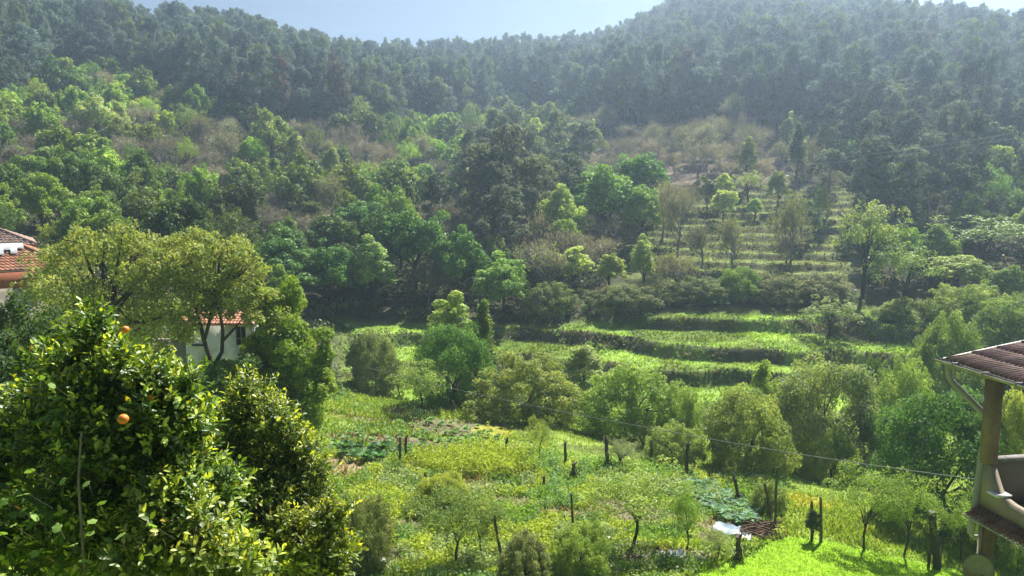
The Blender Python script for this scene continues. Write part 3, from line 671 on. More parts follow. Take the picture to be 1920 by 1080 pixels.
def plant_wood():
    rows = []
    for (x, y, z, px, py, kd) in wood: rows.append((x, y, z, px, py, kd))
    eu = sorted(eucs, key=lambda r: r[1])
    oaks = sorted([r for r in rows if r[5] in ('bright', 'mid', 'dark')], key=lambda r: (not (-20 < r[3] < 1940), r[1]))
    drop = set(id(r) for r in oaks[285:]); rest_oak = [r for r in rows if id(r) in drop]; rows = [r for r in rows if id(r) not in drop]
    bares = sorted([r for r in rows if r[5] == 'bare'], key=lambda r: (not (-20 < r[3] < 1940), r[1])); drop = set(id(r) for r in bares[290:]); rest_bare = [r for r in rows if id(r) in drop]; rows = [r for r in rows if id(r) not in drop]
    # the individuals: the nearest ones inside the frame, the rest as one mass
    near = [e for e in eu if -30 < e[3] < 1950 and e[4] > -70][:290]; ns = set(id(e) for e in near)
    rest = [e for e in eu if id(e) not in ns]
    for e in near: rows.append((*e, 'euca'))
    # each tree: its own size, tone and shape first, then a label that says which one it is
    made = []
    for (x, y, z, px, py, kd) in sorted(rows, key=lambda r: r[3]):
        rz = frng.uniform(0, 6.28); tone = frng.uniform(.65, 1.4)
        if kd == 'euca':
            c = E_C*tone*np.array([1, 1, frng.uniform(.85, 1.2)])
            if frng.uniform() < .14: c = np.array([.18, .24, .08])*frng.uniform(.8, 1.2); tone = 9
            elif frng.uniform() < .07: c = np.array([.17, .15, .12]); tone = -9
            v = VAR['euca'][frng.integers(6)]; s = frng.uniform(.55, .95); hz = .42+.4*frng.uniform(0, 1)**1.6
            if y > 250 and frng.uniform() < .07: hz *= 1.25
            size = 'short' if hz < .5 else 'tall' if hz > .64 else 'middling'
        elif kd == 'tall':
            c = np.array([.15, .18, .11])*tone; v = VAR['euca'][frng.integers(6)]; s = frng.uniform(.6, .95); hz = frng.uniform(.4, .62)
            size = 'short' if hz < .47 else 'tall' if hz > .55 else 'middling'
        elif kd in ('bare', 'budding'):
            c = np.ones(3)*tone*np.array([frng.uniform(.95, 1.08), 1, frng.uniform(.9, 1.1)]); v = VAR[kd][frng.integers(len(VAR[kd]))]; s = frng.uniform(.55, .95); hz = s*frng.uniform(.8, 1.15)
            size = 'small' if s < .68 else 'large' if s > .82 else 'middling'
        else:
            c = np.array({'bright': BRIGHT, 'mid': MID, 'dark': DARK, 'pale': PALE}[kd])*LEAF_GAIN*tone*np.array([frng.uniform(.85, 1.2), 1, frng.uniform(.8, 1.2)]); c[0] = min(c[0], c[1]*.86)
            fam = 'fine' if y < 92 else 'coarse'
            if kd == 'pale': fam = 'slender' if frng.uniform() < .6 else fam
            s = frng.uniform(.42, .8)*(1.0 if kd != 'bright' else .9); hz = s*frng.uniform(.85, 1.25)
            if fam == 'slender': hz *= .85
            elif frng.uniform() < .18: fam = 'sparse'
            v = VAR[fam][frng.integers(len(VAR[fam]))]
            size = 'small' if s < .54 else 'large' if s > .67 else 'middling'
        tn = 'yellowish' if tone == 9 else 'brownish' if tone == -9 else 'darker' if tone < .88 else 'paler' if tone > 1.17 else ''
        name, d = DESC[kd]; reg = region(px, py)
        made.append([name, v, (size+' '+tn+' ' if tn else size+' ')+d+' '+reg, d+'s '+reg, (x, y, z-.1), rz, s, hz, tuple(c)])
    same = {}
    for m_ in made: same.setdefault(m_[2], []).append(m_)
    for lab, ms in same.items():
        for k, (name, v, _, g, loc, rz, s, hz, c) in enumerate(ms):
            n = len(ms)
            l2 = lab if n == 1 else lab+', '+(ORD[k] if k < len(ORD) else str(k+1)+'th')+' from left' if n > 2 else lab+', '+('left' if k == 0 else 'right')+' of two'
            plant(name, v, l2, 'tree', loc, rz, s, hz, c, g.replace('eucalyptuss', 'eucalyptus trees'))
    return rest, rest_oak, rest_bare
rest, rest_oak, rest_bare = plant_wood()
def tree_mass(name, label, rest, variants, colours, leafm, barkm, smin, smax, zfun):
    """the far wood that nobody could count: one object, trees set out by geometry nodes"""
    if not rest: return
    rng = np.random.default_rng(5)
    P = np.array([(r[0], r[1], r[2]-.1) for r in rest], np.float32); n_ = len(P)
    me = bpy.data.meshes.new(name); me.vertices.add(n_); me.vertices.foreach_set('co', P.ravel())
    a = me.attributes.new('rot', 'FLOAT_VECTOR', 'POINT'); r = np.zeros((n_, 3), np.float32); r[:, 2] = rng.uniform(0, 6.28, n_); a.data.foreach_set('vector', r.ravel())
    s0 = rng.uniform(smin, smax, (n_, 1)); s = np.ones((n_, 3), np.float32)*s0; s[:, 2] = zfun(rng, n_, s0[:, 0])
    a = me.attributes.new('scl', 'FLOAT_VECTOR', 'POINT'); a.data.foreach_set('vector', s.astype(np.float32).ravel())
    o = link(name, me); kind(o, 'stuff', label)
    src = bpy.data.collections.new(name+'_source')
    for v in variants:
        for col in colours:
            c, t = v['crown'], v['trunk']
            nv = len(c.vertices); V1 = np.empty(nv*3, np.float32); c.vertices.foreach_get('co', V1)
            T1 = np.empty(nv*4, np.float32); c.attributes['tint'].data.foreach_get('color', T1); T1 = T1.reshape(-1, 4)[:, :3]
            nt = len(t.vertices); V2 = np.empty(nt*3, np.float32); t.vertices.foreach_get('co', V2)
            F2 = np.array([list(p.vertices) for p in t.polygons if len(p.vertices) == 4])
            V = np.vstack([V1.reshape(-1, 3), V2.reshape(-1, 3)])
            me2 = mesh_np('wood_tree', V, [np.arange(nv).reshape(-1, 4), F2+nv], np.vstack([T1*np.array(col), np.ones((nt, 3))]), [M[leafm], M[barkm]], False, np.concatenate([np.zeros(nv//4), np.ones(len(F2))]))
            src.objects.link(bpy.data.objects.new('wood_tree', me2))
    ng = bpy.data.node_groups.new(name, 'GeometryNodeTree')
    ng.interface.new_socket('Geometry', in_out='INPUT', socket_type='NodeSocketGeometry')
    ng.interface.new_socket('Geometry', in_out='OUTPUT', socket_type='NodeSocketGeometry')
    n = ng.nodes; l = ng.links
    gi = n.new('NodeGroupInput'); go = n.new('NodeGroupOutput')
    ci = n.new('GeometryNodeCollectionInfo'); ci.inputs['Collection'].default_value = src; ci.inputs['Separate Children'].default_value = True; ci.inputs['Reset Children'].default_value = True
    ip = n.new('GeometryNodeInstanceOnPoints'); ip.inputs['Pick Instance'].default_value = True
    r1 = n.new('GeometryNodeInputNamedAttribute'); r1.data_type = 'FLOAT_VECTOR'; r1.inputs['Name'].default_value = 'rot'
    s1 = n.new('GeometryNodeInputNamedAttribute'); s1.data_type = 'FLOAT_VECTOR'; s1.inputs['Name'].default_value = 'scl'
    l.new(gi.outputs[0], ip.inputs['Points']); l.new(ci.outputs[0], ip.inputs['Instance'])
    l.new(r1.outputs[0], ip.inputs['Rotation']); l.new(s1.outputs[0], ip.inputs['Scale']); l.new(ip.outputs[0], go.inputs[0])
    md = o.modifiers.new('wood', 'NODES'); md.node_group = ng
E0 = np.array([.145, .195, .15])
tree_mass('eucalyptus_wood', 'hazy grey-green mass of far eucalyptus trees covering the ridges', rest, VAR['euca'], [E0*.7, E0, E0*1.3, (.2, .25, .09)], 'euca_leaf', 'pale_bark', .6, 1.0, lambda r, n, s: .42+.4*r.uniform(0, 1, n)**1.6)
tree_mass('oak_wood', 'far leafy oaks crowded on the upper slope below the eucalyptus trees', rest_oak, VAR['coarse'][:5], [np.array(BRIGHT)*LEAF_GAIN, np.array(MID)*LEAF_GAIN, np.array(DARK)*LEAF_GAIN*1.2], 'far_leaf', 'bark', .46, .86, lambda r, n, s: s*r.uniform(.85, 1.2, n))
tree_mass('bare_wood', 'far brown leafless trees crowded on the upper slope', rest_bare, VAR['bare'], [np.ones(3)], 'far_leaf', 'twig', .6, .95, lambda r, n, s: s*r.uniform(.8, 1.05, n))
def low_growth():
    """brambles, ferns and saplings that fill the wood floor and the terrace walls"""
    rng = np.random.default_rng(8)
    N = 30000
    Y = 46+(200-46)*rng.uniform(0, 1, N)**1.3; X = rng.uniform(-.78, .78, N)*Y
    Z, r1, r2, r3 = height(X, Y, True); m1, m2, m3 = terrace_mask(X, Y); px = 960+F*X/Y
    p = np.where(Y > 66, .34, 0.)
    p = np.where((Y < 66) & ((px < 640) | (px > 1790)), .5, p)
    p = np.where((m1 > .1), .035*(fbm(X/4, Y/4, 77) > .52)+r1*.75, p); p = np.where(m2 > .1, .10+r2*.4, p); p = np.where(m3 > .3, .12+.1*r3, p)
    p = np.where((Y < 50.5) & (px > 820) & (px < 1760), .5, p)
    p = np.where((px < 150) & (Y < 62), 0, p)
    sel = rng.uniform(size=N) < p
    X, Y, Z, r1, m2, m3, m1 = X[sel], Y[sel], Z[sel], r1[sel], m2[sel], m3[sel], m1[sel]
    n = len(X); R = rng.uniform(.35, 1.1, n); R = np.where(m1 > .1, R*.6, R); R = np.where(m2 > .1, R*.4, R); R = np.where(m3 > .1, R*.5, R)
    R = R*np.clip(Y/75, .7, 2.0)
    C = np.stack([X, Y, Z+R*.3], 1)
    base = np.array([.10, .15, .05])*rng.uniform(.5, 1.8, (n, 1)); brown = np.array([.16, .12, .09])
    b = rng.uniform(size=(n, 1)) < np.where(m3 > .1, .8, .25)[:, None]; base = np.where(b, brown*rng.uniform(.6, 1.3, (n, 1)), base)
    per = 26; idx = np.repeat(np.arange(n), per); m = len(idx)
    d = rand_dirs(rng, m); d[:, 2] = np.abs(d[:, 2])
    P = C[idx]+d*(R[idx]*rng.uniform(.4, 1, m))[:, None]*np.array([1.2, 1.2, .7])
    L = R[idx]*rng.uniform(.28, .5, m)
    V, Q = leaf_quads(P, rand_dirs(rng, m), d+rand_dirs(rng, m)*.7, L, L*.6)
    T = base[idx]*rng.uniform(.7, 1.3, (m, 1))
    kind(link('undergrowth', mesh_np('undergrowth', V, [Q], np.repeat(T, 4, 0), [M['far_leaf']])), 'stuff', 'brambles and low scrub on the wood floor and terrace walls')
    print('undergrowth leaves', m)
low_growth()
print('oak rest', len(rest_oak), len(rest_bare)); print('wood', len(wood), 'eucs', len(eucs), 'rest', len(rest))

# ------------------------------------------------------------------ trees of the near garden, built from the clumps they show
def near_leaves(C, D, N, L, W, rng):
    """folded, bent leaves: base point, direction, normal -> 8 vertices, 6 faces each"""
    D = D/np.linalg.norm(D, axis=1)[:, None]
    Sd = np.cross(N, D); Sd /= (np.linalg.norm(Sd, axis=1)[:, None]+1e-9); Nn = np.cross(D, Sd)
    n = len(C); L = (np.ones(n)*L)[:, None]; W = (np.ones(n)*W)[:, None]
    b = rng.uniform(-.05, .22, (n, 1)); f = rng.uniform(.05, .3, (n, 1))
    def pt(t, s): return C+D*L*t+Sd*W*s*.5-Nn*L*b*t*t+Nn*W*f*abs(s)
    V = np.stack([pt(0, 0), pt(.3, .8), pt(.65, .85), pt(1, 0), pt(.65, -.85), pt(.3, -.8), pt(.33, 0), pt(.66, 0)], 1).reshape(-1, 3)
    k = (np.arange(n)*8)[:, None]
    T3 = np.concatenate([k+np.array([[0, 6, 1]]), k+np.array([[0, 5, 6]]), k+np.array([[2, 7, 3]]), k+np.array([[7, 4, 3]])])
    T4 = np.concatenate([k+np.array([[1, 6, 7, 2]]), k+np.array([[6, 5, 4, 7]])])
    return V, T3, T4
def shoots(rng, C, R, per, L, W, nl=8, slen=.3):
    """leafy shoots growing outwards from the clumps"""
    cnt = np.maximum(3, (per*(R/R.mean())**2).astype(int)); idx = np.repeat(np.arange(len(C)), cnt); m = len(idx)
    d = rand_dirs(rng, m); d[:, 2] = np.where(d[:, 2] < -.4, -d[:, 2], d[:, 2])
    st = C[idx]+d*(R[idx]*rng.uniform(.35, .95, m))[:, None]*np.array([1, 1, .9])
    gd = d*.8+rand_dirs(rng, m)*.5+np.array([0, 0, .5]); gd /= np.linalg.norm(gd, axis=1)[:, None]
    tone = rng.uniform(0, 1, m)
    P = []; Dl = []; N = []; age = []; tn = []
    for k in range(nl):
        t = (k+.6)/nl; a = k*2.4+rng.uniform(0, 6.28, m)
        s = np.cross(gd, rand_dirs(rng, m)); s /= np.linalg.norm(s, axis=1)[:, None]
        P.append(st+gd*(slen*t)); ld = gd*(.35+.5*t)+s*(1-.3*t)+rng.normal(size=(m, 3))*.15; Dl.append(ld)
        N.append(gd*.9-s*.3+rand_dirs(rng, m)*.45+np.array([0, 0, .5])); age.append(np.full(m, t)); tn.append(tone)
    return st, gd, np.vstack(P), np.vstack(Dl), np.vstack(N), np.concatenate(age), np.concatenate(tn)
PER = 2.6
def blob_points(blobs, rng, back=.5):
    """(px, py, radius px, distance) -> clump centres and radii in the place, with more clumps behind for depth"""
    C = []; R = []
    for b in blobs:
        px, py, r, Y = b; k = Y/F*r
        C.append(at(px, py, Y+rng.uniform(-.5, .5)*k)); R.append(k)
        if back: C.append(at(px+rng.uniform(-.2, .2)*r, py+rng.uniform(0, .3)*r, Y+k*rng.uniform(1.0, 2.0))); R.append(k*.9)
    return np.array(C), np.array(R)
def limb_mesh(base, C, rng, r, fork=None, n=12, sides=7, stubs=5):
    mb = MB(); base = np.array(base, float)
    fk = np.array(fork, float) if fork is not None else base+(C.mean(0)-base)*np.array([.3, .3, .45])
    mid = (base+fk)/2+rng.uniform(-.08, .08, 3)*np.linalg.norm(fk-base)*.6
    mb.tube([base-np.array([0, 0, .4]), base, mid, fk], [r*1.4, r*1.1, r*.9, r*.75], sides)
    for t in C[rng.choice(len(C), min(n, len(C)), replace=False)]:
        L = np.linalg.norm(t-fk); c1 = fk+(t-fk)*.35+np.array([0, 0, .1*L])+rng.normal(size=3)*.03*L; c2 = fk+(t-fk)*.7+rng.normal(size=3)*.04*L
        mb.tube([fk, c1, c2, t], [r*.55, r*.38, r*.24, r*.08], 6, cap=False)
        for q in range(stubs):
            s = (c1, c2, t)[q % 3]; e = s+rng.normal(size=3)*L*.16+(t-fk)/L*L*.12
            mb.tube([s, (s+e)/2+rng.normal(size=3)*.02*L, e], [r*.16, r*.1, r*.03], 3, cap=False)
    return mb
def local(o, V): return V-np.array(o.location)
def blob_tree(name, label, cat, blobs, base, L, W, per, colr, seed, mat='leaf', r=.14, flat=.9, var=.25, fork=None, droop=0., back=.5, nlimb=12, group=None, out=.9, trunk=True):
    rng = np.random.default_rng(seed); C, R = blob_points(blobs, rng, back)
    colr = tuple(np.array(colr)*1.55); per = int(per*PER)
    t = thing(name, label, cat, base, 0, group)
    C2 = []; R2 = []
    for c, rr in zip(C, R):        # break each big clump into small tufts
        k = 14; d = rand_dirs(rng, k); C2.append(c+d*rr*rng.uniform(.35, .95, (k, 1))*np.array([1, 1, .9])); R2.append(rr*rng.uniform(.22, .45, k))
    C2 = np.vstack(C2); R2 = np.concatenate(R2)
    V, Q, T = clump_leaves(rng, C2, R2, per, L, W, flat, var, out=out, droop=droop)
    link('crown', mesh_np('crown', local(t, V), [Q], T, [M[mat]]), t, colr)
    if trunk:
        mb = limb_mesh(base, C, rng, r, fork, nlimb); me = mb.mesh('trunk', M['bark'], True)
        o = link('trunk', me, t); o.matrix_parent_inverse = Matrix.Translation(-Vector(t.location))
    return t
# the two light-leaved walnut trees in front of the farm houses
W1 = [(100, 490, 50, 30), (150, 455, 42, 30.5), (195, 465, 52, 30), (255, 480, 62, 29.5), (130, 535, 65, 30), (205, 550, 70, 29), (290, 530, 70, 29.5), (75, 575, 55, 30), (320, 590, 55, 29), (260, 615, 62, 29), (180, 620, 60, 30), (120, 610, 55, 30.5), (290, 660, 40, 29.5), (230, 440, 35, 30.5)]
W2 = [(310, 500, 46, 30), (300, 570, 40, 29.6), (330, 460, 30, 30.4), (510, 585, 34, 30.2), (385, 470, 50, 30), (440, 480, 48, 30), (400, 520, 52, 29.5), (455, 525, 45, 30), (350, 500, 42, 30), (480, 510, 28, 30), (365, 550, 38, 29.6), (490, 560, 38, 30), (505, 610, 30, 30), (440, 560, 36, 29.4), (400, 575, 28, 29.4), (340, 620, 34, 29.3), (355, 595, 26, 29.2), (470, 590, 26, 29.3), (430, 585, 18, 29.2)]
g = column_point(190, 30); blob_tree('walnut_tree', 'wide olive-yellow walnut tree in front of the tiled farmhouse', 'tree', W1, (g.x, g.y, g.z), .15, .075, 19, (.205, .235, .075), 31, r=.2, fork=tuple(at(200, 650, 30)), nlimb=16)
g = column_point(398, 30); blob_tree('walnut_tree', 'olive-yellow walnut tree with a forked dark trunk in front of the white cottage', 'tree', W2, (g.x, g.y, g.z), .14, .07, 14, (.205, .235, .075), 32, r=.13, fork=tuple(at(392, 668, 30)), nlimb=0)
def cottage_tree_forks():
    t = [o for o in COL.objects if o.name == 'walnut_tree.001'][0]; mb = MB()
    def ln(*p): return [np.array(at(x, y, Y))-np.array(t.location) for x, y, Y in p]
    mb.tube(ln((392, 668, 30), (383, 640, 30), (376, 610, 30), (368, 580, 30), (350, 545, 30.3), (330, 520, 30.5)), [.085, .08, .07, .055, .04, .02], 7, cap=False)
    mb.tube(ln((383, 640, 30), (392, 605, 29.8), (400, 570, 29.8), (405, 520, 30), (402, 480, 30)), [.065, .065, .055, .04, .02], 7, cap=False)
    mb.tube(ln((398, 690, 30), (416, 660, 30), (418, 620, 30), (412, 585, 30), (404, 565, 29.8)), [.085, .075, .065, .055, .045], 7, cap=False)
    mb.tube(ln((417, 640, 30), (440, 615, 30), (465, 585, 30), (480, 540, 30)), [.06, .05, .035, .02], 6, cap=False)
    mb.tube(ln((412, 585, 30), (425, 545, 30), (445, 500, 30), (450, 470, 30)), [.06, .05, .035, .015], 6, cap=False)
    rng = np.random.default_rng(3)
    for k in range(26):
        x, y = rng.uniform(340, 490), rng.uniform(460, 560)
        mb.tube(ln((405+(x-405)*.5, 560+(y-560)*.5, 30), (x, y, 30+rng.uniform(-.6, .6)), (x+rng.uniform(-25, 25), y-rng.uniform(5, 30), 30+rng.uniform(-.8, .8))), [.03, .018, .006], 4, cap=False)
    mb.build('limb', M['bark'], t, True)
cottage_tree_forks()
# bright leafy trees right of the cottage
B1 = [(500, 560, 36, 31), (605, 720, 30, 31), (530, 720, 50, 31), (480, 660, 36, 31), (590, 780, 36, 30.5), (520, 660, 46, 30), (545, 550, 30, 31), (525, 600, 48, 31), (570, 630, 45, 31), (595, 690, 34, 31), (500, 640, 40, 31), (555, 680, 55, 30.6), (560, 735, 48, 30.5), (610, 660, 22, 31), (590, 740, 28, 30.5), (540, 570, 36, 31.3)]
B2 = [(450, 690, 48, 29.5), (410, 720, 40, 29.5), (480, 740, 55, 29), (430, 770, 45, 29), (500, 700, 44, 30), (520, 780, 40, 29.5), (400, 690, 25, 30), (460, 800, 40, 29)]
g = column_point(560, 31); blob_tree('ash_tree', 'bright yellow-green leafy tree at the right of the white cottage', 'tree', B1, (g.x, g.y, g.z), .16, .075, 30, (.15, .215, .035), 33, r=.12)
g = column_point(455, 29.5); blob_tree('garden_bush', 'mid green bush below the white cottage wall', 'bush', B2, (g.x, g.y, g.z), .14, .07, 30, (.075, .125, .035), 34, r=.08)
B3 = [(20, 610, 60, 20), (80, 650, 60, 19), (20, 690, 75, 19), (90, 720, 70, 18), (10, 770, 80, 17), (95, 600, 32, 20), (130, 660, 45, 19), (180, 690, 40, 19), (70, 800, 80, 17), (-60, 640, 70, 20)]
g = column_point(60, 18); blob_tree('laurel_tree', 'dark green tree below the farmhouse behind the orange tree', 'tree', B3, (g.x, g.y, g.z), .11, .05, 46, (.05, .085, .026), 35, r=.12)
B5 = [(300, 700, 40, 23), (340, 740, 45, 22), (270, 740, 45, 22), (400, 800, 50, 20), (320, 800, 60, 20)]
g = column_point(330, 21); blob_tree('garden_bush', 'shaded bush in the gap between the orange tree and the cottage bush', 'bush', B5, (g.x, g.y, g.z), .11, .055, 40, (.06, .105, .03), 36, r=.06)

# the near trees whose leaves can be told apart
leafmesh = {}
def near_tree(name, label, cat, blobs, base, L, W, per, cols, seed, parts=0, nl=8, slen=.28, r=.06, back=.5, fork=None, partname='leaf', mat='glossy_leaf'):
    rng = np.random.default_rng(seed); C, R = blob_points(blobs, rng, back)
    t = thing(name, label, cat, base)
    C2 = []; R2 = []
    for c, rr in zip(C, R):
        k = 6; d = rand_dirs(rng, k); C2.append(c+d*rr*rng.uniform(.2, .75, (k, 1))); R2.append(rr*rng.uniform(.35, .6, k))
    C2 = np.vstack(C2); R2 = np.concatenate(R2)
    st, gd, P, D, N, age, tone = shoots(rng, C2, R2, per, L, W, nl, slen)
    m = len(P); Ls = L*rng.uniform(.6, 1.25, m); Ws = W*Ls/L*rng.uniform(.85, 1.2, m)
    c_old, c_mid, c_new = [np.array(c)*1.5 for c in cols]
    newness = ((tone > .6)*sstep(.35, .9, age))[:, None]; mid = (sstep(.3, .8, tone))[:, None]
    colr = (c_old*(1-mid)+c_mid*mid)*(1-newness)+c_new*newness
    colr = colr*rng.uniform(.7, 1.3, (m, 1)); yl = rng.uniform(size=m) < .012; colr[yl] = (.35, .28, .03)
    # the leaves that show largest become parts of their own
    px, py = project(P[:, 0], P[:, 1], P[:, 2]); dist = P[:, 1]
    score = Ls/dist+rng.uniform(0, .002, m); score[(px < -5) | (px > 1925) | (py > 1085)] = 0
    # leaves facing the viewer's side of the crown
    dens = np.array([0.]*m)
    front = np.argsort(-(score-.004*(dist-dist.min())))[:parts]
    rest_ = np.ones(m, bool); rest_[front] = False
    V, T3, T4 = near_leaves(P[rest_], D[rest_], N[rest_], Ls[rest_], Ws[rest_], rng)
    o = link('foliage', mesh_np('foliage', local(t, V), [T3, T4], np.repeat(colr[rest_], 8, 0), [M[mat]], True), t); o['kind'] = 'stuff'
    key = (name)
    for i in front:
        k = rng.integers(4)
        if (key, k) not in leafmesh:
            V, T3, T4 = near_leaves(np.zeros((1, 3)), np.array([[1., 0, 0]]), np.array([[0, 0, 1.]]), 1., W/L, rng)
            leafmesh[(key, k)] = mesh_np('leaf', V, [T3, T4], np.ones((8, 3)), [M[mat]], True)
        d = Vector(D[i]).normalized(); s = Vector(N[i]).cross(d).normalized(); n_ = d.cross(s)
        lf = link(partname, leafmesh[(key, k)], t, tuple(colr[i]))
        Mx = Matrix((( d.x, s.x, n_.x, 0), (d.y, s.y, n_.y, 0), (d.z, s.z, n_.z, 0), (0, 0, 0, 1)))
        lf.matrix_local = Matrix.Translation(Vector(P[i])-Vector(base)) @ Mx @ Matrix.Scale(Ls[i], 4)
    mb = limb_mesh(base, C-np.array([0, 0, 1])*R[:, None]*.6+np.array([0, .25, 0]), rng, r, fork, 14, stubs=0)
    o = mb.build('trunk', M['bark'], t, True); o.matrix_parent_inverse = Matrix.Translation(-Vector(t.location))
    mb = MB()
    for a, d in zip(st[::2], gd[::2]): mb.tube([a-d*slen*.6-Vector((0, 0, .02)), a, a+d*slen], [.004, .003, .002], 3, (.35, .5, .25), cap=False)
    o = mb.build('twig', M['twig'], t); o.matrix_parent_inverse = Matrix.Translation(-Vector(t.location)); o['kind'] = 'stuff'
    return t, C, R
OB = [(172, 622, 16, 5.3), (170, 660, 26, 5.3), (215, 695, 36, 5.3), (130, 720, 42, 5.5), (280, 735, 42, 5.3), (335, 750, 34, 5.4), (60, 780, 45, 5.8), (180, 780, 70, 5.3), (300, 800, 62, 5.3), (90, 830, 75, 5.6), (220, 860, 80, 5.3), (330, 870, 62, 5.4), (370, 800, 24, 5.4),
      (20, 860, 60, 5.8), (130, 940, 80, 5.4), (240, 950, 80, 5.3), (340, 960, 70, 5.3), (60, 1020, 80, 5.4), (170, 1040, 80, 5.4), (270, 1050, 70, 5.4), (-40, 940, 80, 5.8), (90, 690, 20, 5.6), (400, 930, 40, 5.6), (410, 1020, 50, 5.6)]
ob = (-2.9, 6.0, H(-2.9, 6.0))
orange_tree, _, _ = near_tree('orange_tree', 'dark glossy orange tree bearing a few ripe fruits, close by the house', 'tree', OB, ob, .056, .025, 30, ((.05, .095, .018), (.10, .17, .025), (.30, .36, .06)), 41, parts=300, r=.06, slen=.2)
def fruit_mesh():
    mb = MB(); V = []; n = 12; mrows = 8
    rng = np.random.default_rng(2)
    for i in range(mrows+1):
        for k in range(n):
            th = math.pi*i/mrows; a = 2*math.pi*k/n
            r = 1+rng.uniform(-.012, .012)-(.08 if i == 0 else 0)
            V.append((r*math.sin(th)*math.cos(a), r*math.sin(th)*math.sin(a), .93*r*math.cos(th)))
    mb.add(V, [[i*n+k, i*n+(k+1) % n, (i+1)*n+(k+1) % n, (i+1)*n+k] for i in range(mrows) for k in range(n)])
    return mb.mesh('orange', M['orange'], True)
fm = fruit_mesh()
for (px, py, r, Y) in [(231, 786, 10.5, 4.85), (281, 746, 7, 5.2), (235, 618, 7.5, 5.12), (303, 729, 6, 5.3), (36, 948, 7, 5.3), (236, 1071, 6, 5.1)]:
    o = link('orange', fm, orange_tree); o.location = Vector(at(px, py, Y))-Vector(ob); s = r*Y/F; o.scale = (s, s, s*1.02)
S2 = [(478, 765, 42, 8), (440, 800, 40, 8), (515, 815, 50, 8), (560, 850, 42, 8), (420, 860, 60, 8), (490, 880, 75, 8), (570, 910, 45, 8), (430, 950, 80, 7.8), (530, 960, 70, 7.8), (590, 960, 32, 8), (470, 1030, 90, 7.6), (560, 1040, 60, 7.8), (600, 900, 22, 8), (460, 735, 20, 8), (370, 960, 60, 8), (380, 1060, 70, 7.6)]
sb = (-2.6, 8.4, H(-2.6, 8.4))
near_tree('bay_tree', 'dense small-leaved bay tree with yellow new tips, right of the orange tree', 'tree', S2, sb, .052, .022, 32, ((.055, .09, .018), (.12, .17, .03), (.32, .36, .07)), 42, parts=150, nl=9, slen=.22, r=.06)
S4 = [(330, 1040, 60, 4.9), (410, 1060, 60, 4.9), (250, 1075, 60, 4.8), (290, 970, 36, 5.0), (370, 990, 36, 5.0), (450, 1085, 50, 4.9)]
near_tree('young_lemon_tree', 'pale yellow-green young lemon tree in front of the bay tree', 'tree', S4, (-2.0, 5.2, H(-2.0, 5.2)), .06, .03, 9, ((.08, .12, .02), (.16, .21, .04), (.33, .36, .09)), 43, parts=120, slen=.22, r=.03)
S5 = [(610, 1000, 34, 7.4), (575, 1040, 40, 7.3), (640, 1040, 30, 7.4), (600, 1080, 50, 7.2), (630, 975, 18, 7.4), (545, 1000, 30, 7.4)]
near_tree('yellow_shrub', 'small shrub of yellowish leaves at the garden edge beside the bay tree', 'shrub', S5, (-1.9, 7.8, H(-1.9, 7.8)), .065, .03, 13, ((.09, .12, .02), (.15, .2, .035), (.32, .34, .06)), 44, parts=80, slen=.2, r=.03)
def vine():
    """big lobed leaves on a climbing vine in the near corner"""
    rng = np.random.default_rng(45); base = (-2.6, 4.3, H(-2.6, 4.3)); t = thing('grape_vine', 'grape vine with big pale lobed leaves climbing through the orange tree', 'vine', base)
    def lobed():
        mb = MB(); n = 15; V = [(0, 0, 0)]
        for k in range(n):
            a = math.pi*(-.93+1.86*k/(n-1)); r = .55+.22*abs(math.cos(a*2.5))+.2*max(0, math.cos(a)); r *= rng.uniform(.92, 1.08)
            V.append((.25+r*math.cos(a)*.8, r*math.sin(a)*.8, rng.uniform(-.05, .05)-.15*r*r))
        mb.add(V, [[0, k, k+1] for k in range(1, n)]); return mb.mesh('leaf', M['leaf'])
    ms = [lobed() for _ in range(4)]
    mb = MB()
    pts = [(75, 705), (30, 640), (110, 985), (95, 1000), (60, 965), (170, 975), (165, 1000), (150, 1050), (50, 925), (10, 940), (20, 905), (120, 900), (95, 720), (60, 1040), (200, 1060), (230, 1000), (35, 1075), (90, 1075), (140, 1020), (0, 1000), (185, 945), (25, 985), (285, 985), (55, 880), (165, 905)]
    for px, py in pts:
        Y = rng.uniform(4.2, 4.7); c = Vector(at(px, py, Y)); s = rng.uniform(.035, .055)*(.7 if py < 800 else 1)
        lf = link('leaf', ms[rng.integers(4)], t, tuple(np.array([.19, .29, .07])*rng.uniform(.7, 1.35)))
        lf.location = c-Vector(base); lf.scale = (s, s, s); lf.rotation_euler = (rng.uniform(-.9, .5), rng.uniform(-.5, .9), rng.uniform(0, 6.28))
        mb.tube([c-Vector(base)+Vector((rng.uniform(-.1, .1), .08, -.12)), c-Vector(base)], [.004, .002], 3, (.6, .8, .4), cap=False)
    mb.tube([(0, 0, -.2), (.1, .1, 1.2), (-.1, .05, 2.4), (.25, .1, 3.4), (.2, .2, 4.2)], [.03, .025, .02, .012, .005], 6)
    mb.build('stem', M['bark'], t, True)
vine()
def prop_stick():
    b = at(147, 905, 4.9); e = at(152, 812, 4.9); mb = MB(); mb.tube([Vector((b.x-.02, b.y, H(b.x, b.y)-.2)), b, e], [.011, .009, .006], 6)
    tag(mb.build('prop_stick', M['pale_bark'], None, True), 'thin pale straight stick standing up through the orange tree', 'stick')
prop_stick()

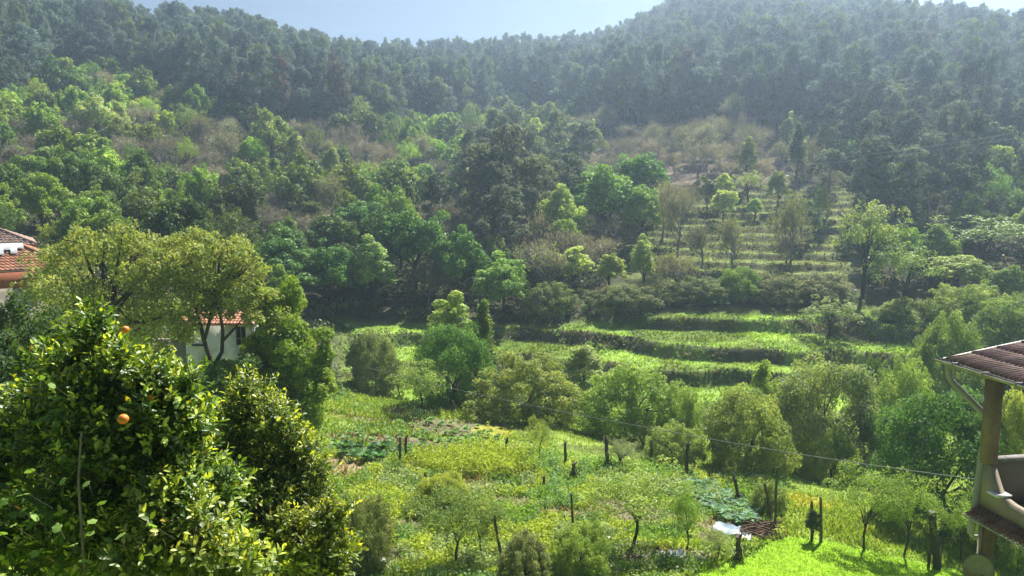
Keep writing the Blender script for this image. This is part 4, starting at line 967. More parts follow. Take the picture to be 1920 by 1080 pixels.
# ------------------------------------------------------------------ farm houses at the left
def tiled_slope(mb, a, b, c, d, cols, rows, rng, tint=((1, 1, 1), .2), amp=.05):
    """barrel-tile relief on a quad a,b (eave) c,d (ridge, c above b): ribs running up the slope, stepped in courses"""
    a, b, c, d = [np.array(v, float) for v in (a, b, c, d)]
    n = np.cross(b-a, d-a); n /= np.linalg.norm(n); n = n if n[2] > 0 else -n
    for j in range(rows):
        for i in range(cols):
            f = lambda u, v: (a*(1-u)+b*u)*(1-v)+(d*(1-u)+c*u)*v
            u0, u1 = i/cols, (i+.96)/cols; v0, v1 = j/rows, (j+1)/rows; um = (u0+u1)/2
            P = [f(u0, v0)+n*amp*.5, f(um, v0)+n*amp*1.7, f(u1, v0)+n*amp*.5, f(u1, v1), f(um, v1)+n*amp*1.0, f(u0, v1), f(u0, v0)-n*amp*.6, f(u1, v0)-n*amp*.6]
            k = 1+rng.uniform(-tint[1], tint[1])
            mb.add(P, [[0, 1, 4, 5], [1, 2, 3, 4], [6, 7, 2, 0]], np.array(tint[0])*k); mb.add([P[0], P[1], P[2]], [[0, 2, 1]], np.array(tint[0])*k*.6)
def farmhouse():
    rng = np.random.default_rng(61); gz = H(-27, 45)-.5
    ez = at(60, 503, 45).z; x1 = at(130, 497, 45).x; x0 = x1-14
    t = thing('farmhouse', 'two-tier farmhouse with orange and brown tiled roofs and a grey wall', 'house', (x1, 44.7, gz), rad(33)); o0 = np.array([x1, 44.7, gz])
    L = lambda *p: np.array(p)-o0
    mb = MB(); mb.box(L((x0+x1)/2-.2, 48.2, (gz+ez-.95)/2), (x1-x0-.8, 6, ez-.95-gz)); mb.build('wall', M['render_grey'], t)
    mb = MB(); mb.box(L((x0+x1)/2-.2, 48.2, ez-.48), (x1-x0-.76, 6.06, .9)); mb.build('brick_band', M['brick_wall'], t)
    mb = MB(); rz = ez+1.15; ry = 48.2; rx = x1-2.0
    e = ez-.02
    mb2 = MB(); mb2.box(L((x0+x1)/2, 48.2, ez-.01), (x1-x0, 6.8, .07)); mb2.build('eave_board', M['dark'], t)
    tiled_slope(mb, L(x0, 44.7, e+.08), L(x1+.25, 44.7, e+.08), L(rx, ry, rz), L(x0, ry, rz), 60, 9, rng)
    tiled_slope(mb, L(x1+.25, 44.7, e+.08), L(x1+.25, 51.7, e+.08), L(rx, ry+.02, rz), L(rx, ry-.02, rz), 28, 9, rng)
    tiled_slope(mb, L(x1+.25, 51.7, e+.08), L(x0, 51.7, e+.08), L(x0, ry, rz), L(rx, ry, rz), 60, 9, rng)
    for a, b in ((L(x1+.25, 44.7, e+.12), L(rx, ry, rz+.06)), (L(x1+.25, 51.7, e+.12), L(rx, ry, rz+.06)), (L(rx, ry, rz+.05), L(x0, ry, rz+.05))): mb.tube([a, b], .1, 6)
    mb.build('roof', M['clay'], t)
    # white sheets laid over the upper tiles
    mb = MB()
    for i in range(9):
        xx = x1-4.7+i*.33; ln = rng.uniform(.7, 1.9)
        y0 = 48.1-ln; z = lambda y: e+.1+(rz-e)*(y-44.7)/(ry-44.7)+.1
        mb.add([L(xx-.16, y0, z(y0)), L(xx+.17, y0, z(y0)), L(xx+.17, 48.1, z(48.1)), L(xx-.16, 48.1, z(48.1)), L(xx-.16, y0, z(y0)-.03), L(xx+.17, y0, z(y0)-.03)], [[0, 1, 2, 3], [4, 5, 1, 0]])
    mb.build('roof_sheet', M['pale_sheet'], t)
    # upper storey
    uz = at(50, 458, 50).z; ux1 = x1-1.25; ux0 = ux1-12
    mb = MB(); mb.box(L((ux0+ux1)/2-.3, 54.5, (rz-1.2+uz)/2), (ux1-ux0-1.2, 5, uz-rz+1.2)); mb.build('upper_wall', M['render_beige'], t)
    mb = MB(); tz = uz+1.1; tx = ux1-2.2
    tiled_slope(mb, L(ux0, 51.3, uz), L(ux1+.2, 51.3, uz), L(tx, 54.5, tz), L(ux0, 54.5, tz), 50, 8, rng)
    tiled_slope(mb, L(ux1+.2, 51.3, uz), L(ux1+.2, 57.7, uz), L(tx, 54.52, tz), L(tx, 54.48, tz), 26, 8, rng)
    mb.box(L((ux0+ux1)/2, 54.5, uz-.06), (ux1-ux0+.2, 6.3, .08)); mb.tube([L(ux1+.2, 51.3, uz+.05), L(tx, 54.5, tz+.05), L(ux0, 54.5, tz+.05)], .1, 6)
    mb.build('upper_roof', M['old_clay'], t)
    mb = MB(); mb.box(L(ux1-2.2, 51.85, uz-.28), (1.3, .3, .2)); mb.build('white_lintel', M['white_wash'], t)
farmhouse()
def cottage():
    rng = np.random.default_rng(62); Y = 41.0
    a = at(346, 606, Y); b = at(482, 606, Y); gz = H((a.x+b.x)/2, Y)-.6; o0 = np.array([(a.x+b.x)/2, Y, gz]); ez = a.z
    t = thing('white_cottage', 'small whitewashed cottage with an orange tiled roof behind the walnut trunk', 'cottage', tuple(o0)); L = lambda *p: np.array(p)-o0
    wx0, wx1 = at(441, 630, Y).x, at(461, 630, Y).x; zt, zb = at(450, 612, Y).z, at(450, 648, Y).z
    mb = MB()
    for x0, x1, z0, z1 in ((a.x, wx0, gz, ez), (wx1, b.x, gz, ez), (wx0, wx1, gz, zb), (wx0, wx1, zt, ez)):
        mb.box(L((x0+x1)/2, Y+.12, (z0+z1)/2), (x1-x0, .24, z1-z0))
    mb.box(L(a.x+.12, Y+2.2, (gz+ez)/2), (.24, 3.9, ez-gz)); mb.box(L(b.x-.12, Y+2.2, (gz+ez)/2), (.24, 3.9, ez-gz)); mb.box(L((a.x+b.x)/2, Y+4.3, (gz+ez)/2), (b.x-a.x, .24, ez-gz))
    mb.build('wall', M['white_wash'], t)
    mb = MB(); mb.box(L((wx0+wx1)/2, Y+.2, (zt+zb)/2), (wx1-wx0, .03, zt-zb)); w = mb.build('window', M['dark'], t)
    mb = MB()
    for x in (wx0+.025, (wx0+wx1)/2, wx1-.025): mb.box(L(x, Y+.1, (zt+zb)/2), (.045, .05, zt-zb))
    mb.box(L((wx0+wx1)/2, Y+.1, zb+(zt-zb)*.35), (wx1-wx0, .04, .05)); mb.build('window_frame', M['zinc'], w)
    mb = MB(); rz = ez+.36
    tiled_slope(mb, L(a.x-.4, Y-.3, ez), L(b.x-.1, Y-.3, ez), L(b.x-.6, Y+2.2, rz), L(a.x-.4, Y+2.2, rz), 22, 6, rng)
    tiled_slope(mb, L(b.x-.1, Y+4.7, ez), L(a.x-.4, Y+4.7, ez), L(a.x-.4, Y+2.2, rz), L(b.x-.6, Y+2.2, rz), 22, 6, rng)
    mb.tube([L(a.x-.4, Y+2.2, rz+.05), L(b.x-.6, Y+2.2, rz+.05)], .1, 6); mb.box(L((a.x+b.x)/2-.2, Y+2.2, ez-.05), (b.x-a.x+.3, 4.9, .07))
    mb.build('roof', M['clay'], t)
    mb = MB(); gx0 = at(262, 640, Y).x
    mb.box(L((gx0+a.x)/2, Y+.4, (gz+at(300, 638, Y).z)/2), (a.x-gx0, .35, at(300, 638, Y).z-gz)); mb.build('yard_wall', M['render_grey'], t)
    mb = MB(); mb.box(L(at(373, 646, Y).x, Y-.15, at(373, 646, Y).z), (.75, .3, .05)); mb.build('shelf', M['dark'], t)
cottage()

# ------------------------------------------------------------------ veranda of the next house
def veranda():
    rng = np.random.default_rng(63)
    C0 = np.array(at(1772, 676, 15.0)); d1 = np.array([.178, -.984, 0]); u = np.array([.984, .178, 0]); up = np.array([0, 0, 1.]); SL = .155
    gz = H(9, 13)-.5
    t = thing('veranda', 'veranda of the next house with tiled roof, gutter, brown column and parapet', 'veranda', (float(C0[0]+1), float(C0[1]-1.5), gz)); o0 = np.array([C0[0]+1, C0[1]-1.5, gz])
    W = lambda a, b, z=0.: C0+d1*a+u*b+up*z-o0
    slope = lambda b: SL*b
    ang = math.atan2(d1[1], d1[0]); basis = np.array([d1, u*math.cos(math.atan(SL))+up*math.sin(math.atan(SL)), np.cross(d1, u*math.cos(math.atan(SL))+up*math.sin(math.atan(SL)))])
    if basis[2][2] < 0: basis[2] *= -1
    # tiles: 0.2 wide with two waves, laid in overlapping courses parallel to the gutter
    tw, tl = .205, .54
    def tile_mesh(seed):
        r = np.random.default_rng(seed); V = []; n = 12
        for (b, lift) in ((0, .034), (tl*1.06, .004)):
            for k in range(n+1):
                s = k/n; V.append((s*tw*.985, b, lift+.022*math.cos(s*4*math.pi+math.pi)+r.uniform(-.001, .001)))
        for k in range(n+1):
            s = k/n; V.append((s*tw*.985, 0, .006+.022*math.cos(s*4*math.pi+math.pi)))
        Fc = [[k, k+1, n+1+k+1, n+1+k] for k in range(n)]+[[2*n+2+k, 2*n+3+k, k+1, k] for k in range(n)]
        mb = MB(); mb.add(V, Fc); return mb.mesh('roof_tile', M['old_clay'], False)
    tms = [tile_mesh(i) for i in range(3)]
    Bm = Matrix(((basis[0][0], basis[1][0], basis[2][0]), (basis[0][1], basis[1][1], basis[2][1]), (basis[0][2], basis[1][2], basis[2][2]))).to_4x4()
    ncol, nrow = 24, 8
    mbr = MB()
    for j in range(nrow):
        for i in range(ncol):
            p = W(i*tw-.02, .02+j*tl*.99, slope(.02+j*tl*.99)+.03)
            k = rng.uniform(.72, 1.25)
            colr = (k, k*rng.uniform(.9, 1.05), k*rng.uniform(.85, 1.1))
            o = link('roof_tile', tms[rng.integers(3)], t, colr)
            o.matrix_local = Matrix.Translation(Vector(p)+Vector((0, 0, rng.uniform(-.004, .004)))) @ Bm @ Matrix.Rotation(rng.uniform(-.012, .012), 4, 'Z')
    # roof deck under the tiles and the mortar verge
    mb = MB(); LA, LB = ncol*tw, nrow*tl
    P = [W(0, .05, slope(.05)), W(LA, .05, slope(.05)), W(LA, LB, slope(LB)), W(0, LB, slope(LB))]
    P2 = [p-up*.08 for p in P]; mb.add(P+P2, [[0, 1, 2, 3], [7, 6, 5, 4], [0, 4, 5, 1], [1, 5, 6, 2], [2, 6, 7, 3], [3, 7, 4, 0]]); mb.build('roof_deck', M['old_wood'], t)
    mb = MB(); mb.tube([W(-.03, -.02, .02), W(-.03, 1.3, slope(1.3)+.03), W(-.03, LB, slope(LB)+.03)], [.03, .035, .035], 8); mb.build('verge', M['zinc'], t)
    # gutter: half pipe
    mb = MB(); n = 10; R = .065; V = []
    for a in (-.12, LA):
        for k in range(n+1):
            th = math.pi*(1+k/n); V.append(W(a, -.07+R*math.cos(th), .012+R*math.sin(th)))
        for k in range(n+1):
            th = math.pi*(1+k/n); V.append(W(a, -.07+(R-.008)*math.cos(th), .012+(R-.008)*math.sin(th)))
    m_ = 2*(n+1); mb.add(V, [[k, k+1, m_+k+1, m_+k] for k in range(n)]+[[n+1+k, n+1+k+1, m_+n+1+k+1, m_+n+1+k] for k in range(n)]+[[0, n+1, m_+n+1, m_], [n, 2*n+1, m_+2*n+1, m_+n]])
    mb.add([W(-.12, -.07, .012)]+V[:n+1], [[0, k, k+1] for k in range(1, n+1)])
    gut = mb.build('gutter', M['zinc'], t)
    for a in np.arange(.35, LA, .75):
        mb = MB(); mb.box(W(a, -.07, -.02), (.02, .15, .12), Matrix.Rotation(ang, 3, 'Z')); mb.build('gutter_bracket', M['zinc'], gut)
    # drainpipe
    def PX(px, py, Y): return np.array(at(px, py, Y))-o0
    mb = MB(); mb.tube([PX(1779, 683, 14.95), PX(1779, 700, 14.95), PX(1783, 714, 14.9), PX(1849, 780, 14.6), PX(1851, 795, 14.58), PX(1848, 812, 14.58), PX(1820, 1000, 14.6)], [.062, .062, .062, .062, .066, .066, .066], 12)
    pipe = mb.build('drainpipe', M['pvc'], t, True)
    mb = MB(); mb.tube([PX(1820, 998, 14.6), PX(1826, 1007, 14.6), PX(1862, 1008, 14.45)], .05, 10); mb.build('pipe_elbow', M['pvc'], pipe, True)
    for (px, py) in ((1848, 812), (1842, 855), (1832, 920)):
        mb = MB(); c = PX(px, py, 14.6); mb.tube([c-up*.02, c+up*.02], [.074, .074], 12); mb.box(c+np.array([.11, -.02, 0]), (.16, .02, .025)); mb.build('pipe_clamp', M['pvc'], pipe)
    # column and lower pillar
    Pc = W(.62, .56); R3 = Matrix.Rotation(ang, 3, 'Z'); ztop = slope(.56)+C0[2]-.1-o0[2]; zpar = at(1867, 866, 14.48).z-o0[2]
    mb = MB(); mb.box((Pc[0], Pc[1], (ztop+zpar-.02)/2), (.215, .215, ztop-zpar+.02), R3); mb.build('column', M['column_paint'], t)
    zlow = zpar-.92
    # parapet running towards the viewer, with the sloped shoulder at the column
    prof = [(-.16, 0), (.02, 0), (.14, -.06), (.40, -.5), (.7, -.56), (1.4, -.58), (3.6, -.58)]
    hw = .065; V = []; yc = .56
    for a, z in prof:
        for (b, zz) in ((yc-hw, zpar+z), (yc+hw, zpar+z), (yc+hw, zlow), (yc-hw, zlow)):
            q = W(a+.62, b); V.append((q[0], q[1], zz-.001))
    Fc = []
    for i in range(len(prof)-1):
        for k in range(4): Fc.append([i*4+k, i*4+(k+1) % 4, i*4+4+(k+1) % 4, i*4+4+k])
    Fc += [[0, 3, 2, 1], [len(V)-4, len(V)-3, len(V)-2, len(V)-1]]
    mb = MB(); mb.add(V, Fc); mb.build('parapet', M['render_beige'], t)
    # far parapet with its light coping
    q = W(.50, 2.1); mb = MB(); mb.box((q[0], q[1], zpar-.48), (.18, 2.8, .88), R3); mb.build('far_parapet', M['render_beige'], t)
    mb = MB(); mb.box((q[0], q[1], zpar-.01), (.22, 2.8, .04), R3); mb.build('coping', M['stone'], t)
    q = W(.50+1.6, 2.1); mb = MB(); mb.box((q[0], q[1], zlow-.02), (3.6, 3.0, .16), R3); mb.build('veranda_floor', M['render_grey'], t)
    q = W(.62+.33, .56-.05); mb = MB(); mb.box((q[0]+.03, q[1]-.02, zpar-.50+.012), (.26, .3, .03), R3); mb.build('sunlit_strip_slab', M['white_wash'], t)  # white slab added to imitate the sunlit strip on the parapet top
    # small tiled skirt roof under the parapet
    sk = MB(); a0 = .55
    for i in range(18):
        for j in range(2):
            p = W(a0+i*tw, .20+j*.13)
            o = link('skirt_tile', tms[rng.integers(3)], t, tuple(np.array([.75, .6, .6])*rng.uniform(.7, 1.2)))
            s2 = Matrix.Diagonal((1, .5, 1, 1))
            Rt = Matrix(((d1[0], u[0], 0), (d1[1], u[1], 0), (0, 0, 1))).to_4x4()
            o.matrix_local = Matrix.Translation(Vector((p[0], p[1], zlow-.10+j*.07))) @ Rt @ Matrix.Rotation(.32, 4, 'X') @ s2
    mb = MB(); q0, q1 = W(a0-.02, .19), W(a0+18*tw, .19)
    mb.tube([(q0[0], q0[1], zlow-.12), (q1[0], q1[1], zlow-.12)], .02, 6); mb.build('skirt_batten', M['pvc'], t)
    q = W(.62+.02, .64); zb = -.2; mb = MB(); mb.box((q[0], q[1], (zlow-.12+zb)/2), (.2, .2, zlow-.12-zb), R3); mb.build('lower_pillar', M['column_paint'], t)
    mb = MB(); q = W(.62-.0, .64-.115); mb.box((q[0], q[1], (zlow-.16+zb)/2), (.08, .03, zlow-.16-zb), R3); mb.build('pillar_edge', M['render_beige'], t)
    mb = MB(); q = W(3.9, 2.6); mb.box((q[0]+.6, q[1]-1.2, (zlow-.1+zb)/2), (.3, .3, zlow-.1-zb), R3); mb.build('rear_pillar', M['column_paint'], t)
    # thin hanging cable
    mb = MB(); mb.tube([PX(1772, 712, 14.9), PX(1793, 735, 14.85), PX(1806, 760, 14.8), PX(1822, 790, 14.7), PX(1838, 822, 14.65), PX(1840, 835, 14.6)], .008, 5); mb.build('hanging_cable', M['cable'], t)
    # satellite dish, leaning on the lower pillar
    c = at(1835, 1070, 14.3); dt = thing('satellite_dish', 'old stained satellite dish fixed beside the lower veranda pillar', 'satellite dish', c)
    mb = MB(); V = []; n = 28; rows = 6; nrm = Vector((-.35, -.9, .25)).normalized(); q = nrm.to_track_quat('Z', 'Y').to_matrix()
    for s_ in (0, .012):
        for i in range(rows+1):
            for k in range(n):
                r = i/rows; a = 2*math.pi*k/n; V.append(q @ Vector((.27*r*math.cos(a), .31*r*math.sin(a), .06*(r*r-1)-s_)))
    m_ = (rows+1)*n
    Fc = [[s_*m_+i*n+k, s_*m_+i*n+(k+1) % n, s_*m_+(i+1)*n+(k+1) % n, s_*m_+(i+1)*n+k] for s_ in (0, 1) for i in range(rows) for k in range(n)]+[[rows*n+k, rows*n+(k+1) % n, m_+rows*n+(k+1) % n, m_+rows*n+k] for k in range(n)]
    mb.add([tuple(v) for v in V], Fc); mb.build('reflector', M['dish'], dt, True)
    mb = MB(); e = q @ Vector((.02, -.06, .36)); mb.tube([q @ Vector((0, -.30, .0)), q @ Vector((.01, -.24, .2)), e], .012, 6); arm = mb.build('arm', M['zinc'], dt)
    mb = MB(); mb.tube([e, e-(q @ Vector((0, -.02, .1)))], [.028, .02], 8); mb.build('receiver', M['dark'], arm)
    mb = MB(); mb.tube([q @ Vector((0, 0, -.08)), Vector((.18, .12, -.05)), Vector((.3, .15, -.05))], .022, 6); mb.build('bracket', M['zinc'], dt)
veranda()

# ------------------------------------------------------------------ the garden below the house
def hero_b(name, fam, vi, label, cat, px, top, base, width, color, group=None, bark=(.6, .55, .5), dy=0):
    Y = ground_at(px, base, 20, 60).y
    return hero(name, fam, vi, label, cat, px, top, None, width*1.05, Y, tuple(np.array(color)*LEAF_GAIN*np.array([1., .97, 1.1])), group, bark)
for a in [
 ('fruit_tree', 'garden', 0, 'spreading bright green fruit tree at the far end of the vegetable garden', 'tree', 790, 672, 772, 125, (.12, .19, .045)),
 ('fruit_tree', 'garden', 2, 'second smaller fruit tree beside the meadow, touching the spreading one', 'tree', 750, 690, 745, 70, (.12, .18, .05)),
 ('pollard_tree', 'garden', 1, 'tiny mop-headed tree on a dark bare trunk in the meadow', 'tree', 1011, 780, 872, 44, (.16, .22, .06)),
 ('peach_tree', 'garden', 2, 'thin-leaved peach tree with a bent dark trunk among rubble', 'tree', 1185, 872, 1030, 190, (.14, .21, .05)),
 ('young_tree', 'garden', 0, 'upright young tree between the peach tree and the vegetable patch', 'tree', 1288, 900, 1040, 90, (.11, .185, .04)),
 ('lemon_tree', 'garden', 3, 'dark leafy lemon tree standing in the near vegetable garden', 'tree', 855, 910, 1065, 165, (.085, .14, .035)),
 ('lemon_tree', 'garden', 1, 'dark lemon tree touching the larger lemon tree on its right', 'tree', 905, 925, 1050, 100, (.09, .14, .035)),
 ('grey_shrub', 'bush', 4, 'grey-green shrub tied to the tall stake beside the bay tree', 'shrub', 690, 935, 1070, 95, (.09, .12, .05)),
 ('yellow_bush', 'bush', 1, 'yellow-green bush behind the lemon tree', 'bush', 830, 890, 950, 100, (.17, .22, .04)),
 ('thicket_shrub', 'bush', 2, 'tangled dull shrub at the leaning stake', 'shrub', 985, 1000, 1100, 95, (.1, .13, .06)),
 ('thicket_shrub', 'bush', 4, 'light green shrub at the foot of the two tall thin stakes', 'shrub', 1090, 985, 1085, 105, (.13, .2, .045)),
 ('sapling_tree', 'garden', 1, 'thin many-stemmed tree at the lawn edge, left of the thick post', 'tree', 1620, 870, 1032, 120, (.13, .2, .05)),
 ('sapling_tree', 'garden', 2, 'many-stemmed tree leaning over the lawn beside the thick post', 'tree', 1695, 890, 1045, 110, (.13, .2, .05)),
 ('sapling_tree', 'garden', 0, 'bushy sapling between the thick post and the drainpipe', 'tree', 1800, 915, 1060, 95, (.13, .2, .05)),
 ('small_shrub', 'garden', 1, 'bluish small shrub near the blue sheet', 'shrub', 1345, 990, 1050, 60, (.12, .17, .06)),
 ('meadow_shrub', 'bush', 0, 'low shrub around the two crossed vineyard stakes', 'shrub', 1440, 905, 965, 60, (.12, .17, .06)),
 ('meadow_shrub', 'garden', 2, 'thin shrub beside the forked vine stump', 'shrub', 1165, 825, 880, 70, (.12, .16, .07)),
 ('ivy_post_bush', 'slender', 1, 'dark conical ivy clump around the old stake', 'shrub', 1522, 955, 1018, 30, (.04, .065, .03)),
 ('corner_tree', 'garden', 1, 'light green tree seen under the veranda beside the lower pillar', 'tree', 1905, 1010, 1078, 60, (.14, .2, .05)),
]: hero_b(*a)

# vineyard posts and stakes
POSTS = [ # px, top, base, half width px, lean px, label
 (1060, 829, 872, 4, 0, 'short dark post alone in the meadow right of the mop-headed tree', 1),
 (1138, 822, 880, 5, -4, 'dark vineyard post with a knobby top, beside the vine stump', 1),
 (1221, 825, 872, 4, 0, 'thin post in front of the low stream shrub', 0),
 (1288, 830, 898, 5, 3, 'tallest dark vineyard post, with weeds round its foot', 1),
 (1382, 897, 942, 5, -7, 'short leaning post above the cabbage patch', 1),
 (1330, 885, 905, 3, 2, 'small post stub on the meadow near the tallest vineyard post', 1),
 (1440, 905, 978, 4, -14, 'slanting stake crossed against the straight one', 0),
 (1455, 877, 988, 3.5, 4, 'tall straight stake with a pale tip beside the slanting one', 0),
 (1522, 940, 1015, 4, 0, 'old stake wrapped in dark ivy', 0),
 (1539, 932, 1018, 4, 0, 'bare grey stake right next to the ivy-wrapped one', 0),
 (1752, 962, 1066, 10, -12, 'thick dark old post with a pale flat top at the lawn edge', 2),
 (750, 820, 872, 3.5, 0, 'thin dark stake, left one of the close pair by the cabbages', 0),
 (761, 821, 856, 4, 0, 'thicker short stake, right one of the close pair by the cabbages', 1),
 (949, 824, 849, 4, 2, 'short post at the far corner of the yellow weeds', 1),
 (797, 890, 922, 4, 0, 'short stake standing in the yellow weeds', 1),
 (1020, 893, 921, 4, 0, 'short stake in front of the yellow weeds', 1),
 (935, 965, 1062, 4, -18, 'long leaning stake in the near thicket', 0),
 (1073, 925, 1010, 3.5, -3, 'tall thin stake wound with weeds in front of the peach tree', 0),
 (1075, 868, 900, 5, 0, 'broken weedy stump behind the tall thin stake', 1),
 (660, 940, 1085, 4, 2, 'tall dark stake beside the bay tree', 0),
 (1385, 1005, 1050, 8, 0, 'short dark stump beside the blue sheet', 1),
 (985, 1030, 1085, 4, 6, 'short stake in the thicket at the bottom edge', 0),
 (853, 752, 780, 3, -8, 'crooked little stake at the edge of the far vegetable beds', 0)]
def posts():
    rng = np.random.default_rng(70)
    for px, top, base, hw, lean, lab, kd in POSTS:
        g = ground_at(px, base, 20, 60); Y = g.y; e = at(px-lean if lean > 0 else px-lean, top, Y); r = hw*Y/F*.72
        e = at(px-lean*-1*0 + (-lean)*-.5, top, Y)
        g2 = Vector((g.x-(lean*.5)*Y/F, g.y, g.z))
        mb = MB(); n = 7; pts = [g2-Vector((0, 0, .3))]; rr = [r*1.1]
        for k in range(1, 6):
            f = k/5; pts.append(g2.lerp(e, f)+Vector((rng.uniform(-.25, .25)*r, rng.uniform(-.3, .3)*r, 0))); rr.append(r*(1.08-.22*f)*rng.uniform(.88, 1.12))
        if kd >= 1: rr[-1] *= 1.15
        mb.tube(pts, rr, 8)
        if kd == 1:
            for _ in range(3): q = e+Vector(rng.normal(size=3)*r*.7); mb.tube([e-Vector((0, 0, r)), q+Vector((0, 0, r*.8))], [r*.7, r*.25], 5)
        t = link('vineyard_post' if kd == 0 else 'stump_post', mb.mesh('post', M['old_wood'] if kd != 2 else M['bark']), None, (.55, .5, .45) if kd else (.75, .7, .62))
        o0 = g; me = t.data; me.transform(Matrix.Translation(-g)); t.location = g
        tag(t, lab, 'post')
        if kd == 2:
            m2 = MB(); m2.tube([e-g+Vector((0, 0, -.02)), e-g+Vector((0, 0, .07))], [r*1.15, r*1.0], 8); m2.build('top_stone', M['stone'], t)
            m2 = MB(); m2.tube([(-.22, 0, -.2), (-.2, .0, .5), (-.02, -.03, 1.5)], [.05, .06, .04], 6, (.5, .6, .4)); m2.build('side_stem', M['bark'], t)
        elif kd == 1 and hw >= 5:
            m2 = MB(); V, Q, T = clump_leaves(rng, np.array([[0, 0, .15], [.1, .05, .35]]), np.array([.28, .2]), 40, .14, .07); link('weeds', mesh_np('weeds', V, [Q], T, [M['leaf']]), t, (.06, .09, .035))
posts()
def vine_stump():
    g = ground_at(1163, 872, 20, 60); t = thing('vine_stump', 'forked old vine stump between the knobby post and the thin one', 'vine', g)
    mb = MB(); mb.tube([(0, 0, -.2), (0, 0, .3), (-.15, 0, .7), (-.1, .05, 1.2)], [.09, .08, .06, .03], 6); mb.tube([(0, 0, .3), (.3, 0, .55), (.55, .05, .9), (.6, 0, 1.3)], [.07, .05, .04, .02], 6); mb.build('trunk', M['bark'], t)
    rng = np.random.default_rng(4); V, Q, T = clump_leaves(rng, np.array([[-.1, 0, 1.2], [.5, 0, 1.2], [.2, 0, .9]]), np.array([.4, .4, .3]), 25, .14, .09); link('crown', mesh_np('crown', V, [Q], T, [M['leaf']]), t, (.15, .17, .08))
vine_stump()

# vegetables: every cabbage is its own plant
def cabbage_variant(seed):
    rng = np.random.default_rng(seed); n = 13; a = np.arange(n)*2.4+rng.uniform(0, .6, n); el = np.linspace(.15, 1.25, n)
    D = np.stack([np.cos(a)*np.cos(el), np.sin(a)*np.cos(el), np.sin(el)], 1); N = np.stack([-np.cos(a)*np.sin(el), -np.sin(a)*np.sin(el), np.cos(el)], 1)
    L = np.linspace(.34, .17, n)*rng.uniform(.85, 1.15, n)
    V, T3, T4 = near_leaves(np.zeros((n, 3))+np.array([0, 0, .1]), D, N, L, L*.85, rng)
    T = np.repeat(np.ones((n, 3))*rng.uniform(.75, 1.25, (n, 1)), 8, 0)
    return mesh_np('cabbage', V, [T3, T4], T, [M['leaf']], True)
CAB = [cabbage_variant(700+i) for i in range(4)]
def veg_patch(name, label, group, poly, n, size, colr, seed, sp=.34):
    rng = np.random.default_rng(seed); got = []
    xs = [p[0] for p in poly]; ys = [p[1] for p in poly]
    def inside(x, y):
        c = False; j = len(poly)-1
        for i in range(len(poly)):
            if (poly[i][1] > y) != (poly[j][1] > y) and x < (poly[j][0]-poly[i][0])*(y-poly[i][1])/(poly[j][1]-poly[i][1])+poly[i][0]: c = not c
            j = i
        return c
    for _ in range(n*12):
        x, y = rng.uniform(min(xs), max(xs)), rng.uniform(min(ys), max(ys))
        if not inside(x, y): continue
        g = ground_at(x, y, 20, 60)
        if any((g.x-q.x)**2+(g.y-q.y)**2 < sp*sp for q in got): continue
        got.append(g); k = size*rng.uniform(.75, 1.3)
        o = link(name, CAB[rng.integers(4)], None, tuple(np.array(colr)*rng.uniform(.75, 1.3))); o.location = g; o.rotation_euler = (0, 0, rng.uniform(0, 6.28)); o.scale = (k, k, k*1.15)
        tag(o, label, name.split('_')[0], group)
        if len(got) >= n: break
veg_patch('cabbage', 'blue-green cabbage crowded in the patch above the blue sheet', 'cabbages in the patch above the blue sheet', [(1290, 905), (1340, 915), (1400, 950), (1425, 985), (1380, 990), (1320, 955)], 90, 1.0, (.22, .34, .24), 71, .27)
veg_patch('cabbage', 'green cabbage in the long bed behind the close pair of stakes', 'cabbages in the long bed of the middle garden', [(620, 815), (700, 800), (800, 790), (900, 800), (950, 830), (820, 850), (740, 860), (620, 845)], 90, .75, (.2, .33, .12), 72, .36)
veg_patch('kale_plant', 'dark kale plant at the near end of the long bed', 'kale plants at the near end of the long bed', [(640, 835), (760, 850), (745, 872), (640, 870)], 16, 1.4, (.10, .2, .08), 73, .55)
veg_patch('kale_plant', 'grey-green kale plant among the weeds at the foot of the meadow', 'kale plants at the foot of the meadow', [(1180, 900), (1290, 900), (1300, 940), (1200, 930)], 26, 1.2, (.24, .3, .18), 74, .5)

# odds and ends lying about
def sheet(name, label, px, py, w, d, mat, rz, tilt=.1, cat='sheet'):
    g = ground_at(px, py, 20, 60); rng = np.random.default_rng(int(px)); mb = MB(); V = []; nx, ny = 6, 4
    for j in range(ny+1):
        for i in range(nx+1): V.append(((i/nx-.5)*w, (j/ny-.5)*d, .1+rng.uniform(-.09, .09)+tilt*(j/ny)))
    mb.add(V, [[j*(nx+1)+i, j*(nx+1)+i+1, (j+1)*(nx+1)+i+1, (j+1)*(nx+1)+i] for j in range(ny) for i in range(nx)])
    o = mb.build(name, M[mat], None); o.location = g; o.rotation_euler = (0, 0, rz); tag(o, label, cat)
sheet('blue_sheet', 'crumpled pale blue sheet lying on bare soil by the cabbages', 1362, 1000, .9, .55, 'blue_sheet', -.5)
sheet('white_sheet', 'small white sheet lying between the blue sheet and the dark stump', 1397, 1014, .4, .25, 'pale_sheet', -.3)
sheet('grey_sheet', 'grey plastic sheet on the rubble below the peach tree', 1262, 1050, .8, .4, 'pale_sheet', .2)
